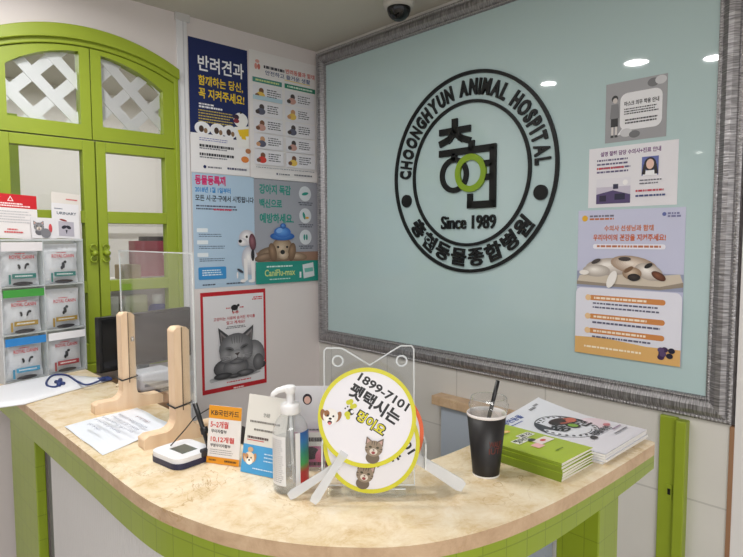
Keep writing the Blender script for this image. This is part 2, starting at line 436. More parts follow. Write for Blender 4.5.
# the room behind the window
w = MB(); BW = mat((238,234,230), .6)
w.box(-3.2, .1, 1.6, 1.66, 0, ZC, BW)
w.box(-3.26, -3.2, .12, 1.66, 0, ZC, BW)
w.box(.1, .16, .12, 1.66, 0, ZC, BW)
tag(w.build('wall_back'), kind='structure')
tag(MB().box(-1.62, -1.155, .8, .9, 0, ZC-.35, mat((168,196,62), .5)).build('wall_column'), kind='structure')
sh = empty('wall_shelf', (-.78, .3, 1.30), label='pale shelf boards behind the right window leaf carrying boxes and a bottle', cat='shelf')
MB().box(-.30, .45, -.12, .14, .0, .02, BW).build('shelf_board', sh); MB().box(-.30, .45, -.12, .14, -.29, -.27, BW).build('shelf_board', sh); MB().box(-.30, .45, .14, .16, -.29, .02, BW).build('back_board', sh)
# pelmet band seen behind the second row of panes
tag(MB().box(-1.1, .09, .9, .96, 1.57, 1.62, mat((240,238,234), .5)).box(-1.1, .09, .93, .96, 1.50, 1.53, mat((240,238,234), .5)).build('trim_3'), kind='structure')

# ceiling downlights (mirrored in the big glass panel)
for i, (x, y, r) in enumerate([(-1.398,-.502,.045), (-1.358,-1.041,.058), (-1.567,-1.356,.05), (-5.23,-.18,.06), (-6.1,.3,.06)]):
    d = empty('ceiling_downlight', (x, y, ZC), label='round recessed ceiling downlight mirrored as a bright oval in the glass panel', cat='ceiling light', group='recessed ceiling downlights')
    MB().lathe([(r+.012,0),(r+.012,-.006),(r,-.008),(r,-.002)], WHITE, 32).build('trim_ring', d)
    MB().lathe([(0,-.003),(r,-.003)], mat((255,252,246), .5, emit=14), 32).build('diffuser', d)

# dome camera
cc = empty('dome_camera', (-.165,-.73,ZC), label='small white dome security camera with black bubble under the ceiling', cat='security camera')
MB().lathe([(0,0),(.062,0),(.062,-.018),(.056,-.034),(.046,-.036)], mat((196,192,186), .4), 32).build('housing', cc)
MB().lathe([(.047,-.034),(.046,-.046),(.040,-.062),(.028,-.075),(.014,-.082),(0,-.084)], mat((14,14,16), .08), 32).build('bubble', cc)['label'] = 'glossy black camera bubble'

# ------------------------------------------------------------------ framed glass panel on the right wall
RW = (PI/2, 0, -PI/2)            # local x -> -y, local y -> +z, local z -> -x (into the room)
LWR = (PI/2, 0, 0)               # local x -> +x, local y -> +z, local z -> -y
GP = empty('framed_glass_panel', (-.0005, -.012, .964), RW, 'huge pale teal glass panel in a ribbed silver frame on the right wall', 'glass panel')
W_, H_ = 1.876, 1.456
MB().box(.05, W_-.05, .05, H_-.05, 0, .003, mat((182,204,206), .03, spec=.5)).build('glass', GP)
fr = MB()
prof = [(0,0),(0,.010),(.006,.013),(.013,.011),(.016,.015),(.028,.023),(.042,.022),(.054,.013),(.058,.009),(.062,.011),(.067,.010),(.070,.003)]
cor = [(0,0,1,1),(W_,0,-1,1),(W_,H_,-1,-1),(0,H_,1,-1)]
for k in range(4):
    a, b = cor[k], cor[(k+1) % 4]; L = math.hypot(b[0]-a[0], b[1]-a[1])
    for i in range(len(prof)-1):
        q = []
        for (c, d, h) in ((a,)+prof[i], (b,)+prof[i], (b,)+prof[i+1], (a,)+prof[i+1]):
            q.append((c[0]+c[2]*d, c[1]+c[3]*d, h))
        fr.add(q, [(0,1,2,3)], SILVER, uvs=[[(prof[i][0],i*.1),(L-prof[i][0],i*.1),(L-prof[i+1][0],i*.1+.1),(prof[i+1][0],i*.1+.1)]])
fr.build('frame', GP)['label'] = 'ribbed antique silver frame'
bd = MB(); BEAD = mat((176,174,176), .3, metal=.8)
def beads(x0, y0, x1, y1, z, r, p):
    L = math.hypot(x1-x0, y1-y0); n = int(L/p); ux, uy = (x1-x0)/L, (y1-y0)/L
    for i in range(n):
        c = Vector((x0+ux*(i+.5)*p, y0+uy*(i+.5)*p, z)); vs = []; 
        for t in (0, PI/4):
            for k in range(6): vs.append((c.x+r*math.cos(t)*math.cos(k*PI/3), c.y+r*math.cos(t)*math.sin(k*PI/3), c.z+r*math.sin(t)))
        vs.append((c.x, c.y, c.z+r))
        bd.add(vs, [(k, (k+1) % 6, 6+(k+1) % 6, 6+k) for k in range(6)]+[(6+k, 6+(k+1) % 6, 12) for k in range(6)], BEAD, True)
for ins, z, r, p in ((.0065, .011, .0048, .0105), (.0625, .009, .0035, .008)):
    beads(ins, ins, W_-ins, ins, z, r, p); beads(W_-ins, ins, W_-ins, H_-ins, z, r, p); beads(W_-ins, H_-ins, ins, H_-ins, z, r, p); beads(ins, H_-ins, ins, ins, z, r, p)
bd.build('beading', GP)

# the round emblem: raised black shapes on the glass
EM = empty('round_emblem_sign', (-.0036, -.950, 1.753), RW, 'round black raised clinic emblem with lettering ring and green circle on the glass panel', 'sign')
INK = mat((18,20,22), .45, spec=.3); LIME = mat((128,160,32), .35)
def ring(b, cx, cy, r0, r1, z0, z1, m_, n=96):
    vs = []
    for r, z in ((r0,z0),(r1,z0),(r1,z1),(r0,z1)):
        for i in range(n): t = 2*PI*i/n; vs.append((cx+r*math.cos(t), cy+r*math.sin(t), z))
    fs = []
    for k in range(4):
        for i in range(n):
            j = (i+1) % n; fs.append((k*n+i, k*n+j, ((k+1) % 4)*n+j, ((k+1) % 4)*n+i))
    b.add(vs, fs, m_)
TH = .009
b = MB(); ring(b, 0, 0, .378, .391, 0, TH, INK, 128); b.build('outer_ring', EM)
b = MB(); ring(b, 0, -.003, .272, .284, 0, TH, INK, 128); b.build('inner_ring', EM)
for sx in (-.322, .322): MB().lathe([(0,0),(.027,0),(.027,TH),(0,TH)], INK, 28, Matrix.Translation((sx, -.094, 0)), smooth=False).build('dot', EM)
def arc_text(b, body, R, a0, a1, h, m_, top, bold, gap=.16):
    """letters set along a circle with their own widths; a0..a1 in degrees, h letter height"""
    gl = []
    for ch in body:
        if ch == ' ': gl.append((None, None, .34)); continue
        vs, fs = text_mesh(ch, bold, .5); xs = [v[0] for v in vs]; gl.append((vs, fs, max(xs)-min(xs)))
    tot = sum(g[2] for g in gl)+gap*(len(gl)-1)
    k = abs(math.radians(a1-a0))*R/tot; sg = 1 if a1 > a0 else -1; a = math.radians(a0)
    for vs, fs, wd_ in gl:
        t = a+sg*wd_*k/2/R; a += sg*(wd_+gap)*k/R
        if vs is None: continue
        xs = [v[0] for v in vs]; ys = [v[1] for v in vs]; ky = h/(max(ys)-min(ys)); mx = (max(xs)+min(xs))/2; my = (max(ys)+min(ys))/2
        M = Matrix.Translation((R*math.cos(t), R*math.sin(t), 0)) @ Matrix.Rotation(t-PI/2 if top else t+PI/2, 4, 'Z')
        b.add([((v[0]-mx)*k, (v[1]-my)*ky, TH*(.5+v[2]*.98)) for v in vs], fs, m_, M=M)
en = 'CHOONGHYUN ANIMAL HOSPITAL'
b = MB(); arc_text(b, en, .329, 180, .5, .062, INK, True, .036, .17); b.build('english_lettering', EM)
b = MB(); arc_text(b, '충현동물종합병원', .331, 214, 326, .070, INK, False, .03, .14); b.build('korean_lettering', EM)
def stroke(b, pts, w, m_, z0=0, z1=TH):
    for (x0,y0),(x1,y1) in zip(pts, pts[1:]):
        L = math.hypot(x1-x0, y1-y0); ux, uy = (x1-x0)/L, (y1-y0)/L; e = w*.5
        x0_, y0_, x1_, y1_ = x0-ux*e*.9, y0-uy*e*.9, x1+ux*e*.9, y1+uy*e*.9
        b.prism([(x0_-uy*e,y0_+ux*e),(x0_+uy*e,y0_-ux*e),(x1_+uy*e,y1_-ux*e),(x1_-uy*e,y1_+ux*e)], z0, z1, m_)
b = MB(); sw = .027
stroke(b, [(-.062,.207),(-.062,.18)], sw, INK); stroke(b, [(-.128,.172),(.004,.172)], .026, INK)
stroke(b, [(-.062,.165),(-.09,.140),(-.128,.128)], .026, INK); stroke(b, [(-.062,.165),(-.03,.140),(.004,.128)], .026, INK)
stroke(b, [(-.128,.087),(.121,.087)], sw, INK); stroke(b, [(.021,.112),(.021,.095)], sw, INK); stroke(b, [(-.063,.08),(-.063,.066)], sw, INK)
stroke(b, [(.121,.085),(.121,-.126)], .028, INK); stroke(b, [(.121,-.125),(.016,-.125)], .028, INK); stroke(b, [(.016,-.122),(.016,-.092)], .024, INK)
stroke(b, [(.092,.03),(.115,.03)], .024, INK); stroke(b, [(.092,-.022),(.115,-.022)], .024, INK)
ring(b, -.064, -.003, .050, .071, 0, TH, INK, 64)
b.build('monogram', EM)
b = MB(); ring(b, .018, -.001, .050, .074, .0005, TH+.002, LIME, 64); b.build('green_circle', EM)['label'] = 'lime green ring'
vs, fs = text_mesh('Since 1989', .014, .5); xs = [v[0] for v in vs]; ys = [v[1] for v in vs]
b = MB(); b.add([((v[0]-min(xs))/(max(xs)-min(xs))*.264-.128, (v[1]-min(ys))/(max(ys)-min(ys))*.054-.219, TH*(.5+v[2]*.98)) for v in vs], fs, INK); b.build('date_lettering', EM)

def sheet(name, u, z0, z1, wall, label, cat, c, u1=None, off=.0, thick=.001, group=None):
    """a poster: mesh W x H centred on its local x, standing up local y"""
    W = abs(u1-u); H = z1-z0; b = MB(); b.box(-W/2, W/2, 0, H, 0, thick, mat(c, .4))
    if wall == 'L': o = b.build(name, None, ((u+u1)/2, -off, z0), LWR)
    else: o = b.build(name, None, (-.0005-off, (u+u1)/2, z0), RW)
    tag(o, label, cat, group); return o, Print(W, H, z0=thick+.0002)

# three sheets on the glass
o, p = sheet('notice', -1.498, 1.803, 1.989, 'R', 'small grey square notice with speech bubble, topmost of the sheets on the glass', 'poster', (150,150,154), -1.685, .0031)
p.rrect(.25,.93,.2,.82,.12,(226,226,230)); p.poly([(.34,.72),(.5,.8),(.2,.9)], (226,226,230))
p.ell(.78,.1,.09,.07,(104,104,108)); p.ell(.9,.08,.09,.07,(196,196,200)); p.ell(.36,.86,.1,.07,(196,196,200)); p.ell(.5,.9,.09,.06,(104,104,108))
p.text('마스크 의무 착용 안내', .32,.88,.34,.42,(30,30,34),.03); p.para(.32,.88,.46,.58,3,(70,70,74),.5,.2); p.para(.34,.88,.64,.74,2,(70,70,74),.5,.1)
p.ell(.16,.27,.055,.06,(22,22,24)); p.ell(.165,.3,.04,.045,(198,190,186)); p.poly([(.1,.36),(.22,.36),(.24,.6),(.08,.6)], (120,120,124)); p.poly([(.1,.6),(.22,.6),(.22,.74),(.1,.74)], (26,26,30)); p.rect(.11,.145,.74,.9,(214,208,206)); p.rect(.175,.21,.74,.9,(214,208,206)); p.rect(.1,.15,.88,.92,(60,60,64)); p.rect(.17,.22,.88,.92,(60,60,64))
p.build('print', o)
o, p = sheet('notice', -1.446, 1.597, 1.790, 'R', 'white landscape notice with room photo and portrait, below the grey square notice', 'poster', (226,224,230), -1.722, .0031)
p.text('설명 잘해 담당 수의사+진료 안내', .14,.82,.07,.15,(110,60,120),.03); p.para(.1,.5,.2,.46,4,(92,84,120),.45,.15)
p.dashes(.1,.42,.33,.035,(190,60,70)); p.rect(.1,.5,.52,.94,(196,190,206)); p.rect(.1,.5,.52,.66,(222,220,228)); p.poly([(.1,.94),(.1,.78),(.3,.72),(.5,.8),(.5,.94)], (80,66,110)); p.rect(.14,.22,.8,.9,(40,34,60)); p.rect(.32,.44,.78,.88,(30,30,60)); p.rect(.3,.36,.62,.7,(40,40,70)); p.ell(.44,.6,.03,.03,(240,238,240))
p.rect(.62,.8,.22,.52,(92,104,168)); p.ell(.71,.34,.065,.075,(34,26,30)); p.ell(.71,.34,.042,.055,(226,190,176)); p.poly([(.63,.52),(.66,.44),(.76,.44),(.79,.52)], (238,238,242)); p.poly([(.64,.34),(.67,.34),(.66,.5),(.62,.5)], (34,26,30)); p.poly([(.75,.34),(.78,.34),(.8,.5),(.76,.5)], (34,26,30))
p.para(.6,.84,.58,.68,2,(110,110,120),.4,.2); p.dashes(.56,.86,.74,.03,(190,60,80)); p.dashes(.56,.88,.82,.03,(70,80,130))
p.build('print', o)
o, p = sheet('poster', -1.413, 1.110, 1.589, 'R', 'tall lavender and orange poster of pets asleep on a cushion, lowest on the glass', 'poster', (196,198,222), -1.748, .0031)
p.ell(.07,.055,.03,.03,(222,170,40)); p.dashes(.12,.36,.035,.012,(110,110,130)); p.dashes(.12,.36,.055,.012,(190,110,60)); p.ell(.82,.04,.018,.018,(90,100,160)); p.dashes(.85,.96,.03,.012,(120,120,160)); p.dashes(.85,.96,.048,.012,(120,120,160))
p.text('수의사 선생님과 함께', .27,.73,.105,.145,(206,118,72),.025); p.text('우리아이의 건강을 지켜주세요!', .16,.84,.165,.21,(200,100,52),.03)
p.rrect(.16,.84,.232,.264,.02,(236,234,244)); p.dashes(.2,.8,.24,.014,(180,110,80))
p.rect(0,1,.42,.53,(150,156,182)); p.poly([(0,.5),(.03,.45),(.3,.43),(.7,.44),(.97,.42),(1,.48),(.85,.52),(.5,.52),(.05,.515)], (206,194,178)); p.poly([(0,.49),(.3,.5),(.8,.505),(1,.47),(1,.5),(.8,.525),(0,.515)], (150,138,124))
p.soft(.34,.385,.25,.085,(176,164,156),(242,236,230),.05); p.soft(.2,.415,.14,.06,(178,168,160),(240,234,228)); p.soft(.56,.37,.22,.085,(168,146,128),(234,222,210),-.15); p.soft(.7,.41,.13,.075,(180,168,158),(246,240,234),-.3); p.soft(.79,.435,.07,.035,(84,46,30),(136,84,56),-.5); p.soft(.55,.425,.09,.06,(150,124,100),(216,196,176)); p.soft(.57,.45,.06,.035,(30,26,26),(60,50,48)); p.ell(.2,.35,.05,.02,(70,62,60),.4); p.ell(.48,.33,.06,.02,(70,62,60)); p.ell(.52,.4,.05,.02,(120,90,66),.6); p.ell(.08,.43,.05,.025,(238,232,226)); p.ell(.36,.47,.04,.09,(238,234,230),-.4); p.ell(.7,.37,.04,.02,(30,26,26),.5)
p.rrect(.0,1,.535,1,.06,(226,226,238)); p.rect(0,1,.6,.9,(226,226,238)); p.poly([(0,1),(0,.885),(.3,.875),(.7,.9),(1,.895),(1,1)], (222,176,110))
for t in (.585,.715,.815): p.rrect(.14,.86,t,t+.036,.04,(206,136,76)); p.ell(.13,t+.018,.03,.03,(232,196,150)); p.dashes(.19,.7,t+.011,.014,(244,228,210))
p.para(.18,.82,.635,.69,2,(96,96,120),.4,.1); p.dashes(.18,.82,.767,.013,(96,96,120)); p.dashes(.18,.74,.867,.012,(96,96,120)); p.dashes(.1,.66,.94,.013,(250,236,210))
for q in range(9): p.ell(.8+.13*random.random(), .9+.06*random.random(), .03, .025, random.choice([(36,34,70),(60,40,80),(30,30,50),(90,70,110)]))
p.build('print', o)

# posters on the left wall
o, p = sheet('poster', -.690, 1.787, 2.354, 'L', 'navy dog poster with white and yellow headline, top left on the left wall', 'poster', (236,234,236), -.402)
p.rect(0,1,0,.68,(24,38,92)); p.rect(.0,1,.68,.72,(24,38,92))
p.text('반려견과', .15,.93,.115,.235,(246,246,248),.018); p.text('함께하는 당신,', .15,.91,.265,.345,(242,206,40),.02); p.text('꼭 지켜주세요!', .15,.93,.36,.44,(242,206,40),.02)
p.dashes(.15,.4,.475,.012,(236,236,240)); p.dashes(.15,.54,.495,.014,(236,236,240)); p.para(.14,.74,.525,.63,5,(206,186,90),.4,.2)
p.ell(.86,.56,.13,.115,(240,238,236)); p.ell(.78,.54,.05,.04,(60,40,60)); p.ell(.78,.57,.05,.035,(140,50,60)); p.poly([(.74,.62),(1,.6),(1,.8),(.8,.78)], (240,238,236)); p.poly([(.8,.64),(1,.62),(1,.68),(.84,.69)], (236,196,40)); p.poly([(.86,.69),(.94,.68),(.96,.74),(.9,.74)], (236,196,40)); p.ell(.86,.5,.02,.02,(30,30,30))
for cx, c in ((.2,(236,236,240)),(.45,(236,236,240)),(.66,(236,236,240))): p.ell(cx,.665,.13,.1,c); p.ell(cx-.02,.67,.04,.05,(70,50,40)); p.ell(cx+.05,.68,.03,.04,(140,110,80))
p.rect(0,.72,.705,.87,(236,234,236)); p.rect(0,1,.78,1,(236,234,236)); p.ell(.9,.74,.1,.06,(240,238,236)); p.para(.14,.7,.735,.765,2,(120,120,180),.4,.2); p.dashes(.14,.72,.785,.02,(40,40,50)); p.dashes(.14,.6,.81,.01,(120,120,130)); p.dashes(.14,.72,.85,.02,(40,40,50)); p.dashes(.14,.6,.878,.01,(120,120,130))
p.ell(.92,.87,.07,.05,(220,130,60)); p.ell(.98,.8,.05,.04,(180,120,80)); p.ell(.22,.955,.025,.025,(30,40,90)); p.dashes(.27,.5,.95,.012,(120,120,130)); p.dashes(.6,.95,.945,.016,(80,80,110))
p.build('print', o)
o, p = sheet('poster', -.392, 1.779, 2.366, 'L', 'white guidance poster with small drawings under green headers, top right by the corner', 'poster', (234,230,230), -.003)
p.ell(.09,.12,.02,.035,(220,150,140)); p.ell(.13,.12,.02,.035,(206,120,110)); p.ell(.11,.08,.03,.02,(226,170,160))
p.dashes(.2,.5,.10,.022,(70,70,80)); p.text('반려동물과 함께', .52,.97,.085,.125,(206,90,80),.02); p.text('안전하고 즐거운 생활', .22,.9,.135,.172,(60,80,130),.015); p.rect(.5,.9,.176,.182,(236,210,110))
p.rect(.04,.46,.205,.243,(70,140,130)); p.rect(.5,.98,.205,.243,(40,132,104)); p.dashes(.08,.42,.217,.014,(206,220,150)); p.dashes(.54,.94,.217,.014,(214,236,220))
for k in range(5):
    t = .26+.127*k
    for a in (.04, .5):
        p.rrect(a,a+.46 if a > .1 else a+.42,t,t+.118,.01,(228,226,232)); c = random.choice([(120,80,60),(70,60,60),(200,150,110)]); c2 = random.choice([(196,150,140),(90,90,110),(206,60,50),(226,190,90)])
        p.ell(a+.12,t+.045,.035,.035,c); p.ell(a+.11,t+.08,.06,.04,c2); p.ell(a+.06,t+.085,.03,.025,c); p.para(a+.2,a+.4,t+.025,t+.095,4,(80,78,88),.45,.3)
    if k == 0: p.rect(.04,.46,t+.085,t+.118,(180,206,220))
p.ell(.36,.95,.012,.012,(30,40,90)); p.dashes(.39,.55,.945,.01,(120,120,130)); p.dashes(.62,.9,.94,.012,(120,120,130)); p.dashes(.06,.94,.905,.006,(150,150,160))
p.build('print', o)
o, p = sheet('poster', -.686, 1.281, 1.784, 'L', 'pale blue poster with sitting spotted white dog, lower left on the left wall', 'poster', (176,200,222), -.378)
p.text('동물등록제', .04,.52,.015,.1,(206,44,110),.04); p.text('2018년 1월 1일부터', .04,.6,.115,.165,(40,130,200),.03); p.text('모든 시·군·구에서 시행됩니다', .04,.99,.185,.24,(40,44,60),.025)
p.para(.05,.78,.275,.325,2,(70,74,100),.5,.15); p.dashes(.32,.62,.302,.016,(206,60,90))
for t in (.475,.58,.69): p.rrect(.05,.22,t,t+.035,.01,(226,234,240)); p.para(.08,.5,t+.05,t+.085,2,(90,104,130),.35,.3)
p.rrect(.06,.5,.815,.925,.02,(54,142,206)); p.para(.12,.44,.84,.9,3,(220,236,246),.5,.15); p.dashes(.12,.32,.965,.012,(80,90,110)); p.dashes(.5,.8,.965,.012,(80,90,110))
WD = (238,234,234)
p.soft(.9,.77,.14,.22,(190,190,202),(246,242,242),.1); p.poly([(.8,.75),(.86,.75),(.86,.95),(.8,.96)], WD); p.poly([(.92,.75),(.99,.75),(.99,.95),(.93,.96)], WD); p.ell(.78,.955,.05,.025,WD); p.ell(.93,.96,.06,.025,WD)
p.soft(.86,.56,.14,.12,(196,192,200),(246,242,242)); p.soft(.78,.6,.08,.06,(206,202,208),(248,246,246)); p.ell(.74,.59,.03,.025,(30,28,30)); p.soft(.95,.6,.06,.13,(96,56,66),(150,100,110),.1); p.ell(.85,.55,.02,.02,(30,28,30)); p.ell(.95,.72,.03,.09,(36,34,40)); p.ell(.73,.86,.06,.02,(60,58,70),-.5); p.ell(.68,.9,.015,.05,WD)
p.build('print', o)
o, p = sheet('poster', -.380, 1.283, 1.782, 'L', 'grey and teal poster of puppy wearing blue ice bag, lower right by the corner', 'poster', (158,160,170), -.002)
TL = (34,142,128)
p.text('강아지 독감', .08,.56,.05,.145,TL,.035); p.text('백신으로', .08,.42,.19,.275,TL,.035); p.text('예방하세요.', .08,.6,.325,.42,TL,.035)
for t, k in ((.12,0),(.34,1),(.555,2)):
    p.ell(.79,t,.1,.1,(214,218,224)); p.dashes(.68,.92,t+.085,.01,(80,84,96)); p.dashes(.7,.9,t+.105,.01,(80,84,96))
    if k == 0: p.ell(.79,t,.055,.02,TL,.2)
    if k == 1: p.ell(.77,t,.02,.05,TL,.3); p.ell(.82,t+.02,.03,.015,(226,170,60))
    if k == 2: p.ell(.77,t,.015,.04,TL); p.ell(.81,t,.015,.04,TL)
p.rect(0,1,.7,.8,(150,118,100)); p.soft(.34,.715,.30,.10,(118,96,78),(176,152,128)); p.soft(.14,.745,.15,.05,(110,88,72),(158,132,110),.2); p.soft(.64,.745,.17,.055,(130,106,86),(196,170,146),-.1); p.soft(.41,.67,.17,.15,(140,116,94),(208,186,162),dy=-.1); p.soft(.26,.70,.06,.12,(112,86,66),(156,126,100),.2); p.soft(.56,.70,.06,.12,(112,86,66),(156,126,100),-.2); p.soft(.42,.725,.085,.06,(170,146,122),(216,198,178),dy=0); p.ell(.41,.7,.035,.03,(34,30,32)); p.ell(.34,.65,.018,.015,(40,34,34)); p.ell(.48,.65,.018,.015,(40,34,34))
p.soft(.41,.545,.19,.055,(44,92,168),(84,142,214)); p.soft(.41,.505,.13,.07,(54,106,186),(110,166,230)); p.soft(.42,.445,.045,.035,(44,92,168),(96,150,220)); p.ell(.36,.49,.05,.03,(130,176,232),.3)
p.rect(0,1,.79,1,TL); p.text('CaniFlu-max', .13,.6,.865,.93,(196,210,130),.02); p.dashes(.16,.56,.83,.014,(206,230,224)); p.dashes(.2,.52,.955,.01,(190,220,214)); p.poly([(.72,.83),(.9,.81),(.92,.95),(.74,.97)], (214,220,224)); p.poly([(.75,.87),(.89,.86),(.9,.9),(.76,.91)], (110,180,170)); p.rect(.67,.7,.9,.96,(226,230,234))
p.build('print', o)
o, p = sheet('poster', -.661, .804, 1.261, 'L', 'red-bordered poster with grey cat photograph, lowest on the left wall', 'poster', (186,24,36), -.325)
p.rect(.035,.965,.04,.955,(226,224,228))
p.ell(.5,.17,.055,.04,(34,30,34)); p.ell(.56,.15,.02,.02,(34,30,34)); p.rect(.46,.475,.17,.22,(34,30,34)); p.rect(.53,.545,.17,.22,(34,30,34)); p.dashes(.37,.44,.165,.012,(190,60,66)); p.dashes(.58,.65,.165,.012,(190,60,66)); p.text('9주', .46,.57,.205,.235,(196,40,50),.02)
p.dashes(.8,.95,.075,.012,(200,40,50)); p.dashes(.78,.95,.095,.012,(200,40,50)); p.text('고양이는 사료에 숨겨진 차이를', .18,.82,.255,.29,(190,60,70),.015); p.text('알고 계세요?', .37,.66,.30,.335,(190,60,70),.015); p.dashes(.38,.66,.355,.008,(110,110,116)); p.dashes(.36,.68,.37,.008,(110,110,116))
p.poly([(.1,.87),(.5,.82),(.93,.80),(.93,.845),(.5,.87),(.12,.895)], (188,188,192)); p.soft(.5,.865,.4,.035,(176,176,180),(96,96,100),dx=0,dy=0); p.soft(.93,.795,.06,.045,(60,60,64),(36,36,40),.4)
p.soft(.62,.71,.34,.24,(88,88,92),(138,138,142)); p.soft(.78,.69,.19,.23,(104,104,108),(160,160,164),dx=.1); p.soft(.86,.76,.09,.12,(84,84,88),(128,128,132)); p.soft(.36,.77,.2,.13,(66,66,70),(122,122,126)); p.soft(.5,.775,.2,.14,(92,92,96),(150,150,154)); p.soft(.3,.845,.14,.045,(44,44,48),(92,92,96)); p.soft(.64,.845,.14,.045,(60,60,64),(128,128,132)); p.soft(.47,.86,.1,.03,(50,50,54),(104,104,108))
p.poly([(.235,.355),(.45,.48),(.27,.58)], (64,64,68)); p.poly([(.262,.395),(.39,.48),(.285,.55)], (128,122,124)); p.poly([(.28,.43),(.35,.48),(.29,.53)], (84,80,82)); p.poly([(.78,.362),(.57,.46),(.755,.55)], (70,70,74)); p.poly([(.755,.40),(.62,.47),(.745,.52)], (136,130,132)); p.poly([(.74,.43),(.67,.475),(.735,.50)], (92,88,90))
p.soft(.505,.585,.265,.215,(98,98,102),(164,164,168),dx=-.1,dy=-.25,n=9); p.soft(.35,.64,.1,.1,(116,116,120),(150,150,154)); p.soft(.66,.64,.1,.1,(106,106,110),(142,142,146)); p.soft(.505,.655,.125,.085,(134,134,138),(186,186,190),dx=0,dy=0); p.soft(.505,.715,.11,.035,(88,88,92),(128,128,132),dx=0)
for x0, k_ in ((.42,.02),(.47,.005),(.51,0),(.55,-.005),(.6,-.02)): p.poly([(x0-.007,.455),(x0+.007,.455),(x0+k_+.004,.53),(x0+k_-.004,.53)], (100,100,104))
p.soft(.395,.58,.07,.03,(112,112,116),(84,84,88),-.3,0,0); p.soft(.625,.57,.07,.03,(106,106,110),(80,80,84),.3,0,0)
p.poly([(.335,.572),(.40,.578),(.452,.598),(.40,.589)], (44,44,46)); p.poly([(.69,.558),(.62,.568),(.565,.592),(.62,.580)], (44,44,46))
p.poly([(.468,.628),(.55,.624),(.522,.652),(.506,.654)], (76,66,68)); p.poly([(.51,.652),(.517,.652),(.52,.675),(.59,.688),(.515,.684),(.44,.692),(.508,.675)], (74,70,72))
for sg in (-1, 1):
    for k in (-1, 0, 1): p.poly([(.5+sg*.09,.664+k*.010),(.5+sg*.29,.672+k*.03),(.5+sg*.09,.667+k*.010)], (206,206,210))
p.dashes(.34,.72,.905,.012,(200,90,96)); p.dashes(.44,.6,.972,.014,(240,214,216)); p.ell(.5,.035,.001,.001,(200,40,50))
p.build('print', o)

# ------------------------------------------------------------------ green jamb and low partition by the right wall
j = MB(); j.box(-.016, 0, -1.748, -1.697, 0, .955, GREEN); j.box(-.034, 0, -1.778, -1.748, 0, .952, GREEN)
jo = tag(j.build('trim_4', bevel=.003), kind='structure')
k = MB(); k.box(-.020, -.016, -1.740, -1.722, .70, .745, GREEN); k.box(-.022, -.020, -1.736, -1.728, .714, .732, BLACK); k.build('strike_plate', jo)
lp = empty('low_partition', (-.03, -1.1, 0), label='low grey partition with beige marble cap along right wall behind the cup', cat='partition')
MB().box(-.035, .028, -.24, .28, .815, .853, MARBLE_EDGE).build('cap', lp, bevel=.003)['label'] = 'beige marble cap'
MB().box(-.015, .028, -.24, .245, 0, .815, mat((176,186,200), .45)).build('panel', lp, bevel=.002)

# ------------------------------------------------------------------ reception counter
def catmull(pts, n=6):
    out = []
    for i in range(len(pts)-1):
        p0, p1, p2, p3 = pts[max(0,i-1)], pts[i], pts[i+1], pts[min(len(pts)-1,i+2)]
        for k in range(n):
            t = k/n
            out.append(tuple(.5*((2*p1[a])+(-p0[a]+p2[a])*t+(2*p0[a]-5*p1[a]+4*p2[a]-p3[a])*t*t+(-p0[a]+3*p1[a]-3*p2[a]+p3[a])*t**3) for a in (0,1)))
    return out+[pts[-1]]
OUT = catmull([(-1.452,-.035),(-1.452,-.5),(-1.452,-.95),(-1.454,-1.19),(-1.449,-1.33),(-1.430,-1.43),(-1.405,-1.515),(-1.372,-1.585),(-1.332,-1.648),(-1.285,-1.703),(-1.235,-1.748),(-1.176,-1.782),(-1.105,-1.809),(-1.019,-1.829),(-.903,-1.842),(-.759,-1.849),(-.60,-1.852),(-.482,-1.852)])
INN = catmull([(-.468,-1.548),(-.65,-1.552),(-.807,-1.557),(-.93,-1.552),(-1.04,-1.515),(-1.12,-1.435),(-1.162,-1.32),(-1.172,-1.20),(-1.172,-.9),(-1.172,-.035)])
ZT = 1.02
cn = empty('reception_counter', (-1.3, -1.2, 0), label='curved reception counter with beige marble top and lime green tiled skirt', cat='counter')
off = Matrix.Translation((1.3, 1.2, 0))
end = [(-.472,-1.848),(-.466,-1.838)]
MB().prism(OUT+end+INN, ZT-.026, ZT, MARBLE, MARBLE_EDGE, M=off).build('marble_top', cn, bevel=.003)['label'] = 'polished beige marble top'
def inset(path, d):
    out = []
    for i, p in enumerate(path):
        a = path[max(0,i-1)]; b = path[min(len(path)-1,i+1)]; L = math.hypot(b[0]-a[0], b[1]-a[1]) or 1
        out.append((p[0]-(b[1]-a[1])/L*d, p[1]+(b[0]-a[0])/L*d))
    return out
def wallstrip(path, z0f, z1, thick, material, d):
    A = inset(path, d); B = inset(path, d+thick); n = len(A); s = MB(); L = 0; us = []
    for i in range(n):
        if i: L += math.hypot(A[i][0]-A[i-1][0], A[i][1]-A[i-1][1])
        us.append(L)
    z0 = [z0f(u/L) for u in us] if L else []
    vs = [(x,y,z0[i]) for i,(x,y) in enumerate(A)]+[(x,y,z1) for x,y in A]+[(x,y,z0[i]) for i,(x,y) in enumerate(B)]+[(x,y,z1) for x,y in B]
    fs = []; uv = []
    for i in range(n-1):
        for o0, o1, fl in ((0,n,0),(2*n,3*n,1)):
            f_ = (o0+i, o0+i+1, o1+i+1, o1+i); u_ = [(us[i],z0[i]),(us[i+1],z0[i+1]),(us[i+1],z1),(us[i],z1)]
            fs.append(f_[::-1] if fl else f_); uv.append(u_[::-1] if fl else u_)
        fs.append((i, 2*n+i, 2*n+i+1, i+1)); uv.append([(us[i],0),(us[i],thick),(us[i+1],thick),(us[i+1],0)])
    fs += [(0,n,3*n,2*n),(n-1,3*n-1,4*n-1,2*n-1)]; uv += [[(0,0)]*4]*2
    s.add(vs, fs, material, False, uv, off); return s
def skirt_z(u): return .926+(max(0, u-.55)/.45)**1.2*.032
